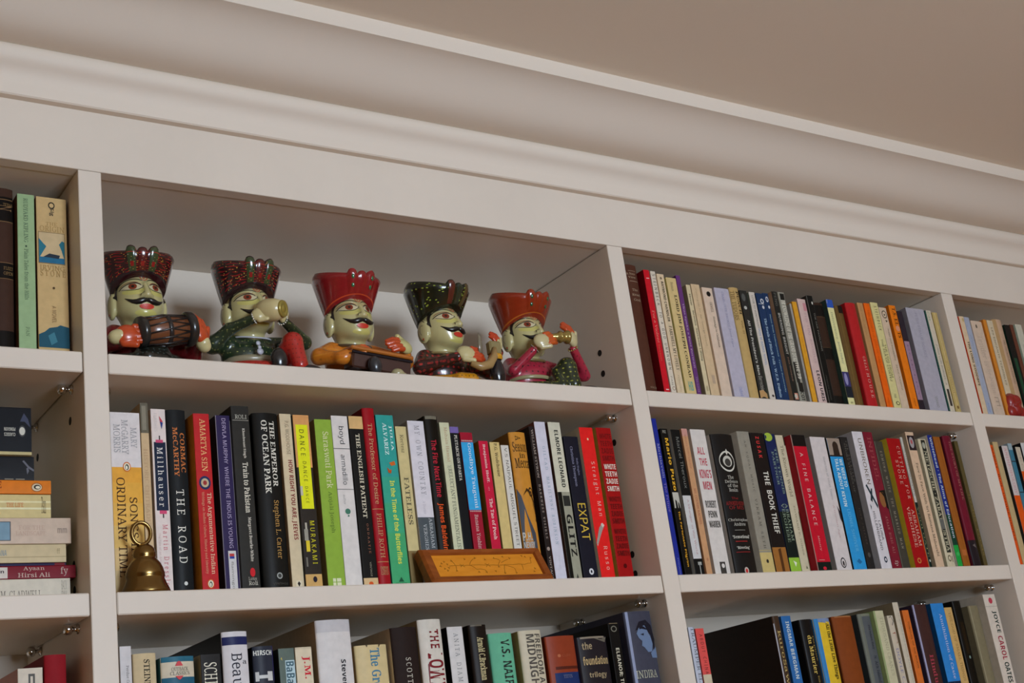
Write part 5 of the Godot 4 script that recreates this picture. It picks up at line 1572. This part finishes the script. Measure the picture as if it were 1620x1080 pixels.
func bracelet(t: Node3D, c: Vector3, axis: Vector3, r: float, hex: String):
	var s := st_new()
	var b := Basis(Quaternion(Vector3.UP, axis.normalized()))
	for i in 14:
		var a := TAU * i / 14.0
		var p := c + b * Vector3(cos(a), 0, sin(a)) * r
		add_lathe(s, [[0.0, -0.0011], [0.0008, -0.0008], [0.0011, 0.0], [0.0008, 0.0008], [0.0, 0.0011]], p * 0.001, 8)
	part("bead_bracelet", done(s), mat(hex, 0.25, false, 0.0, 0.5), t)

func neckline(s: SurfaceTool, r: float):                             # a cord or hem lying round the neck, dipping in front
	var pts := []
	var rad := []
	for i in 21:
		var a := deg_to_rad(-125.0 + 12.5 * i)
		pts.append(Vector3(sin(a) * 27.0, 61.5 - 4.0 * maxf(cos(a), 0.0) ** 2, -8.0 + 25.0 * cos(a)) * 0.001)
		rad.append(r)
	add_tube(s, pts, rad, 8)

func V(x: float, y: float, z: float) -> Vector3:
	return Vector3(x, y, z)

func musicians():
	build_face()
	var yb := Y0 + 0.2642
	var grp := "painted wooden musician figurines on the centre bay top shelf"
	var lac := 0.4
	# ---- 1: barrel drum
	var t := thing("musician_figurine", "painted wooden musician in a dark maroon patterned turban playing a barrel drum", "figurine", Vector3(0.066, yb, -0.080), grp)
	head(t, -0.02)
	turban(t, -0.16, turban_tex("2c1013", "6e1418", "a87a30", 0, 1), "2e3a24", "", 15.0, 0.0)
	part("coat", net([["e", V(0, 38, -8), V(37, 32, 24), 6.0], ["c", V(-30, 56, -6), V(-47, 36, 6), 12.0, 10.0, 8.0], ["c", V(-47, 36, 6), V(-36, 32, 32), 10.0, 8.5, 6.0], ["c", V(30, 56, -6), V(60, 30, 8), 12.0, 9.5, 8.0], ["c", V(60, 30, 8), V(58, 38, 32), 9.5, 8.0, 6.0]], 2.4), cloth(dots_tex("5e1418", "3a0e10", 4, 6, 4.0), 30.0), t)
	part("trousers", net([["e", V(0, 12, 2), V(46, 14, 34), 8.0], ["c", V(-50, 11, 14), V(12, 10, 40), 11.0, 9.5, 6.0], ["c", V(50, 11, 14), V(-6, 13, 40), 11.0, 9.5, 6.0], ["e", V(4, 22, 28), V(20, 20, 12), 8.0]], 2.6), cloth(dots_tex("1c1c18", "5a6a6a", 5, 5, 3.0), 34.0), t)
	var s := st_new()
	var db := Basis(Quaternion(Vector3.UP, V(56, 9, -3).normalized()))
	add_lathe(s, [[0.0, -0.030], [0.0150, -0.030], [0.0172, -0.012], [0.0178, 0.0], [0.0172, 0.012], [0.0155, 0.026], [0.0, 0.027]], V(0.015, 0.0465, 0.043), 32, db)
	var dr := part("drum_body", done(s), mat("5e3620", 0.3, false, 0.0, 0.4), t)
	s = st_new()
	add_lathe(s, [[0.0, 0.024], [0.0190, 0.024], [0.0210, 0.026], [0.0213, 0.031], [0.0195, 0.034], [0.0, 0.0345]], V(0.015, 0.0465, 0.043), 32, db)
	part("drum_head", done(s), mat("1d1c1c", 0.28, false, 0.0, 0.4), dr)
	s = st_new()
	add_lathe(s, [[0.0, -0.034], [0.0176, -0.0335], [0.0186, -0.030], [0.0178, -0.026], [0.0, -0.025]], V(0.015, 0.0465, 0.043), 32, db)
	part("drum_head", done(s), mat("1d1c1c", 0.28, false, 0.0, 0.4), dr)
	s = st_new()
	for i in 12:
		var a := TAU * i / 12.0
		var b := TAU * (i + 1) / 12.0
		var pa := V(0.015, 0.0465, 0.043) + db * Vector3(cos(a) * 0.0165, -0.028, sin(a) * 0.0165)
		var pm := V(0.015, 0.0465, 0.043) + db * Vector3(cos((a + b) / 2) * 0.0186, 0.0, sin((a + b) / 2) * 0.0186)
		var pb := V(0.015, 0.0465, 0.043) + db * Vector3(cos(b) * 0.0168, 0.025, sin(b) * 0.0168)
		var pc := V(0.015, 0.0465, 0.043) + db * Vector3(cos(a) * 0.0168, 0.025, sin(a) * 0.0168)
		add_tube(s, [pa, pm, pb], [0.0011, 0.0011, 0.0011], 6)
		add_tube(s, [pa, pm, pc], [0.0009, 0.0009, 0.0009], 6)
	add_lathe(s, [[0.0176, -0.003], [0.0190, -0.002], [0.0190, 0.002], [0.0176, 0.003]], V(0.015, 0.0465, 0.043), 32, db)
	part("drum_cord", done(s), mat("1f1a1a", 0.3, false, 0.0, 0.3), dr)
	hand(t, V(-31, 37, 44), V(1, 0.12, 0.12), V(0, 0.1, 1), 1.7, "a33c1a")
	part("wrist", net([["c", V(-43, 35, 40), V(-38, 36, 41), 8.5, 9.5, 3.0]], 1.6), mat("b0a47c", 0.3, false, 0.0, 0.4), t)
	hand(t, V(58, 45, 44), V(-0.25, 1, 0.05), V(0.55, 0.1, 0.8), 1.5, "a33c1a")
	part("wrist", net([["c", V(63, 32, 40), V(61, 35, 41), 8.0, 9.0, 3.0]], 1.6), mat("b0a47c", 0.3, false, 0.0, 0.4), t)
	# ---- 2: conch
	t = thing("musician_figurine", "painted wooden musician in a green coat blowing a pale horn, dark striped turban", "figurine", Vector3(0.208, yb, -0.080), grp)
	head(t, 0.08)
	turban(t, 0.04, turban_tex("28181a", "7a1a1e", "b08a40", 0, 2), "33402c", "", 15.0, 2.0)
	part("coat", net([["e", V(0, 38, -8), V(38, 32, 25), 6.0], ["c", V(-30, 56, -6), V(-54, 48, 2), 12.0, 11.0, 8.0], ["c", V(-52, 50, 6), V(-38, 64, 20), 9.5, 7.5, 6.0], ["c", V(-38, 64, 20), V(-15, 72, 42), 7.2, 6.0, 4.0],
		["c", V(30, 56, -6), V(66, 56, 12), 12.0, 8.0, 8.0], ["c", V(66, 58, 14), V(23, 72, 45), 7.6, 6.0, 5.0]], 2.2), cloth(dots_tex("1a281a", "84844e", 6, 5, 2.7), 36.0), t)
	part("trousers", net([["e", V(-4, 13, 4), V(44, 14, 35), 8.0], ["c", V(-48, 11, 12), V(10, 10, 38), 11.0, 9.0, 6.0], ["c", V(24, 18, 14), V(36, 46, 38), 13.0, 12.0, 6.0], ["c", V(36, 46, 40), V(40, 14, 46), 12.0, 10.5, 6.0]], 2.4), cloth(dots_tex("96201a", "2a1410", 7, 5, 3.2), 30.0), t)
	s = st_new()
	add_lathe(s, [[0.0335, 0.0], [0.0365, 0.002], [0.0375, 0.006], [0.0355, 0.009], [0.0330, 0.0095]], V(0, 0.0245, -0.006), 40, Basis.from_scale(Vector3(1, 1, 0.80)))
	part("sash", done(s), mat("7c7460", 0.3, false, 0.0, 0.3), t)
	part("shoe", net([["e", V(52, 7, 47), V(17, 7.5, 10), 3.0], ["e", V(12, 18, 48), V(11, 16, 9), 3.0]], 1.8), mat("1a1a1c", 0.25, false, 0.0, 0.5), t)
	var hb := Basis(Quaternion(Vector3.UP, V(19, -4, 24).normalized()))
	s = st_new()
	add_lathe(s, [[0.0, -0.004], [0.008, -0.003], [0.0130, 0.004], [0.0150, 0.012], [0.0142, 0.022], [0.0112, 0.031], [0.0, 0.0315]], V(-0.004, 0.0845, 0.036), 30, hb)
	var cn := part("horn", done(s), mat("aa9c74", 0.3, false, 0.0, 0.4), t)
	s = st_new()
	add_lathe(s, [[0.0104, 0.0305], [0.0110, 0.033], [0.0102, 0.0345], [0.0074, 0.0348], [0.0066, 0.0338], [0.0042, 0.0338], [0.0036, 0.0346], [0.0, 0.0348]], V(-0.004, 0.0845, 0.036), 30, hb)
	part("horn_mouth", done(s), mat("8c7c3c", 0.35, false, 0.4, 0.3), cn)
	hand(t, V(-9, 76, 47), V(0.9, 0.35, 0.15), V(-0.3, 0.2, 1), 1.2, "a89c74", "a8603a")
	hand(t, V(22, 76, 47), V(-0.2, 0.9, 0.1), V(0.6, 0.2, 1), 1.05, "a89c74", "b03a24")
	bracelet(t, V(-14, 72.5, 42.5), V(24, 8, 22), 6.6, "b8b6b0")
	bracelet(t, V(22, 72, 45.5), V(-43, 14, 31), 6.6, "b8b6b0")
	s = st_new()
	neckline(s, 0.0011)
	for k in [[-.0045, .046, .0275, .003], [-.0035, .0405, .0285, .0024], [-.003, .035, .0285, .0042]]:
		add_lathe(s, [[0.0, -0.0012], [k[3], -0.0006], [k[3], 0.0006], [0.0, 0.0012]], V(k[0], k[1], k[2]), 10, Basis(Vector3.RIGHT, PI / 2))
	part("necklace", done(s), mat("a4a6b4", 0.25, false, 0.0, 0.5), t)
	# ---- 3: table zither
	t = thing("musician_figurine", "painted wooden musician in an orange coat and plain red turban, hands on a table zither", "figurine", Vector3(0.350, yb, -0.080), grp)
	head(t, 0.04)
	turban(t, 0.04, turban_tex("7c181c", "641216", "a83a20", 1, 3), "7c181c", "2a5a3a", 16.5, 1.0)
	part("coat", net([["e", V(0, 38, -8), V(38, 31, 25), 6.0], ["c", V(-30, 56, -6), V(-56, 42, 8), 12.0, 10.0, 8.0], ["c", V(-56, 40, 10), V(-36, 30, 40), 10.0, 8.0, 6.0], ["c", V(-40, 31, 38), V(-26, 37, 44), 8.0, 7.0, 5.0],
		["c", V(30, 56, -6), V(72, 44, 6), 12.0, 9.0, 8.0], ["c", V(72, 42, 8), V(56, 44, 34), 9.5, 8.0, 6.0]], 2.2), cloth(dots_tex("b0641c", "8a4a14", 8, 3, 4.5, "bb7a28", 3), 40.0), t)
	part("trousers", net([["e", V(0, 11, 2), V(46, 13, 34), 8.0], ["c", V(-48, 10, 14), V(10, 9, 36), 10.0, 9.0, 6.0], ["c", V(48, 10, 14), V(0, 9, 36), 10.0, 9.0, 6.0]], 2.6), mat("33241c", 0.3, false, 0.0, 0.3), t)
	var z := Node3D.new()
	z.name = "zither"
	t.add_child(z, true)
	z.position = V(0.010, 0.024, 0.040)
	z.rotation = Vector3(0.12, 0.0, -0.10)
	part("sound_box", box(V(-.042, -.012, -.012), V(.042, .010, .014), 0.002), mat("38201a", 0.3, false, 0.0, 0.4), z)
	part("top_board", box(V(-.046, .0103, -.015), V(.044, .0155, .0165), 0.0015), mat("96561e", 0.3, false, 0.0, 0.4), z)
	part("edge_band", box(V(-.0445, .0058, .0142), V(.0425, .0088, .0168), 0.0006), mat("1f1a1e", 0.3), z)
	part("bellows", net([["e", V(-6, 14, 62), V(9, 13, 8), 3.0]], 1.8), mat("26262a", 0.3, false, 0.0, 0.3), t)
	part("foot", net([["e", V(31, 9, 52), V(9, 7, 8), 3.0], ["c", V(28, 8, 50), V(40, 6, 54), 5.0, 4.0, 2.0]], 1.6), mat("8f8668", 0.3, false, 0.0, 0.4), t)
	hand(t, V(-19, 40, 47), V(1, 0.15, 0.1), V(0, 0.6, 0.8), 1.1, "a8602c", "b04a20")
	hand(t, V(52, 52, 40), V(-0.9, 0.0, 0.35), V(0.1, 0.45, 0.9), 1.6, "a8a06e")
	s = st_new()
	neckline(s, 0.0019)
	part("collar", done(s), mat("4a3a28", 0.35, false, 0.0, 0.3), t)
	# ---- 4: bowed fiddle
	t = thing("musician_figurine", "painted wooden musician in a dark green dotted turban holding a bowed fiddle upright", "figurine", Vector3(0.490, yb, -0.080), grp)
	head(t, 0.26)
	turban(t, 0.26, turban_tex("14190f", "14190f", "7d8a34", 2, 4), "47391f", "", 17.0, 0.0)
	part("coat", net([["e", V(0, 38, -8), V(38, 32, 25), 6.0], ["c", V(-30, 56, -6), V(-46, 38, 6), 12.0, 10.0, 8.0], ["c", V(-46, 36, 8), V(-8, 43, 42), 9.5, 7.0, 6.0], ["c", V(30, 56, -6), V(62, 36, 8), 12.0, 9.0, 8.0], ["c", V(62, 36, 10), V(66, 58, 32), 8.5, 7.0, 6.0]], 2.2), cloth(dots_tex("261614", "a02a2a", 9, 4, 6.5, "451a18", 4), 34.0), t)
	part("trousers", net([["e", V(0, 11, 2), V(46, 14, 34), 8.0], ["c", V(-48, 11, 14), V(12, 12, 40), 11.0, 9.5, 6.0], ["c", V(48, 11, 14), V(-6, 12, 40), 11.0, 9.5, 6.0]], 2.6), cloth(dots_tex("ac7414", "1c1610", 10, 5, 4.2), 30.0), t)
	hand(t, V(4, 47, 46), V(1, -0.08, 0.1), V(0, 0.35, 1), 1.6, "aca078", "a63a1a")
	hand(t, V(64, 68, 36), V(-0.5, 0.8, 0.2), V(0.4, 0.2, 1), 1.1, "aca078", "a23418")
	s = st_new()
	add_tube(s, [V(.004, .030, .054), V(.018, .026, .056), V(.032, .030, .056), V(.042, .042, .055), V(.046, .056, .052)], [0.0035, 0.0058, 0.0066, 0.0052, 0.003], 12)
	var fd := part("bow", done(s), mat("8c7048", 0.35, false, 0.0, 0.3), t)
	s = st_new()
	add_tube(s, [V(.024, .048, .050), V(.025, .060, .050), V(.0255, .070, .050), V(.0245, .077, .050)], [0.0030, 0.0034, 0.0024, 0.0004], 10, 0.45)
	part("bow_tip", done(s), mat("6a6254", 0.3, false, 0.0, 0.4), fd)
	var fi := part("fiddle_body", net([["e", V(51, 22, 45), V(11, 20, 9), 3.0], ["c", V(51, 34, 45), V(50, 44, 45), 7.0, 6.5, 3.0]], 1.8), mat("17161a", 0.22, false, 0.0, 0.6), t)
	part("fiddle_neck", box(V(.0405, .0475, .039), V(.0595, .0675, .051), 0.0022), mat("766a48", 0.35, false, 0.0, 0.3), fi)
	s = st_new()
	add_lathe(s, [[0.0085, 0.0], [0.0102, 0.002], [0.0102, 0.006], [0.0085, 0.008]], V(0.0502, 0.0405, 0.045), 24)
	part("yellow_band", done(s), mat("b07c18", 0.3, false, 0.0, 0.4), fi)
	s = st_new()
	neckline(s, 0.0017)
	part("collar", done(s), mat("7a6a44", 0.35, false, 0.0, 0.3), t)
	# ---- 5: short horn
	t = thing("musician_figurine", "painted wooden musician in a pink dotted coat and orange-red turban blowing a short brass horn", "figurine", Vector3(0.630, yb, -0.080), grp)
	head(t, 0.10)
	turban(t, 0.10, turban_tex("7e2712", "68200d", "a0521a", 1, 5), "7e2712", "1f4a2c", 17.0, 0.0)
	part("coat", net([["e", V(0, 38, -8), V(38, 32, 25), 6.0], ["c", V(-30, 55, -6), V(-44, 38, 18), 11.0, 7.5, 7.0], ["c", V(-44, 38, 20), V(-21, 62, 41), 7.2, 6.2, 4.0], ["c", V(30, 55, -6), V(76, 36, 20), 11.0, 7.5, 7.0], ["c", V(78, 36, 24), V(50, 69, 40), 7.2, 6.2, 4.0]], 2.2), cloth(dots_tex("8f2034", "1e0e12", 11, 4, 5.0), 36.0), t)
	part("trousers", net([["e", V(0, 11, 2), V(46, 13, 34), 8.0], ["c", V(-48, 11, 12), V(6, 10, 38), 11.0, 9.0, 6.0], ["c", V(22, 18, 12), V(36, 42, 36), 13.0, 13.0, 6.0], ["c", V(36, 42, 38), V(38, 14, 44), 13.0, 11.0, 6.0], ["c", V(22, 34, 30), V(20, 12, 42), 9.0, 9.0, 5.0]], 2.4), cloth(dots_tex("1a2414", "98983c", 12, 5, 3.8), 34.0), t)
	part("shoe", net([["e", V(66, 7, 42), V(20, 7, 10), 3.0]], 1.8), mat("17161a", 0.25, false, 0.0, 0.5), t)
	s = st_new()
	var tb := Basis(Quaternion(Vector3.UP, V(1, 0.02, 0.10).normalized()))
	add_lathe(s, [[0.0, -0.014], [0.0035, -0.014], [0.0050, -0.002], [0.0062, 0.004], [0.0088, 0.0065], [0.0088, 0.0085], [0.0070, 0.010], [0.0074, 0.015], [0.0098, 0.0175], [0.0100, 0.0205], [0.0088, 0.022], [0.0, 0.0222]], V(0.016, 0.0825, 0.047), 28, tb)
	part("horn", done(s), mat("8a7640", 0.22, false, 0.55, 0.4), t)
	hand(t, V(-8, 75, 46), V(0.95, 0.30, 0.15), V(-0.2, 0.2, 1), 1.5, "aca07c", "a8481a")
	hand(t, V(47, 83, 44), V(-0.35, 0.95, 0.05), V(0.5, 0.1, 0.9), 1.5, "aca07c", "a63e1a")
	bracelet(t, V(-19, 64, 42), V(23, 24, 21), 6.8, "6a6256")
	bracelet(t, V(49, 70, 40.5), V(-28, 33, 16), 6.8, "8a7640")
	s = st_new()
	add_lathe(s, [[0.0345, 0.0], [0.0368, 0.0015], [0.0368, 0.004], [0.0345, 0.0055]], V(0, 0.0285, -0.006), 40, Basis.from_scale(Vector3(1, 1, 0.80)))
	part("sash", done(s), mat("8a7f60", 0.3, false, 0.0, 0.3), t)
	s = st_new()
	neckline(s, 0.0018)
	part("collar", done(s), mat("6a5a38", 0.35, false, 0.0, 0.3), t)
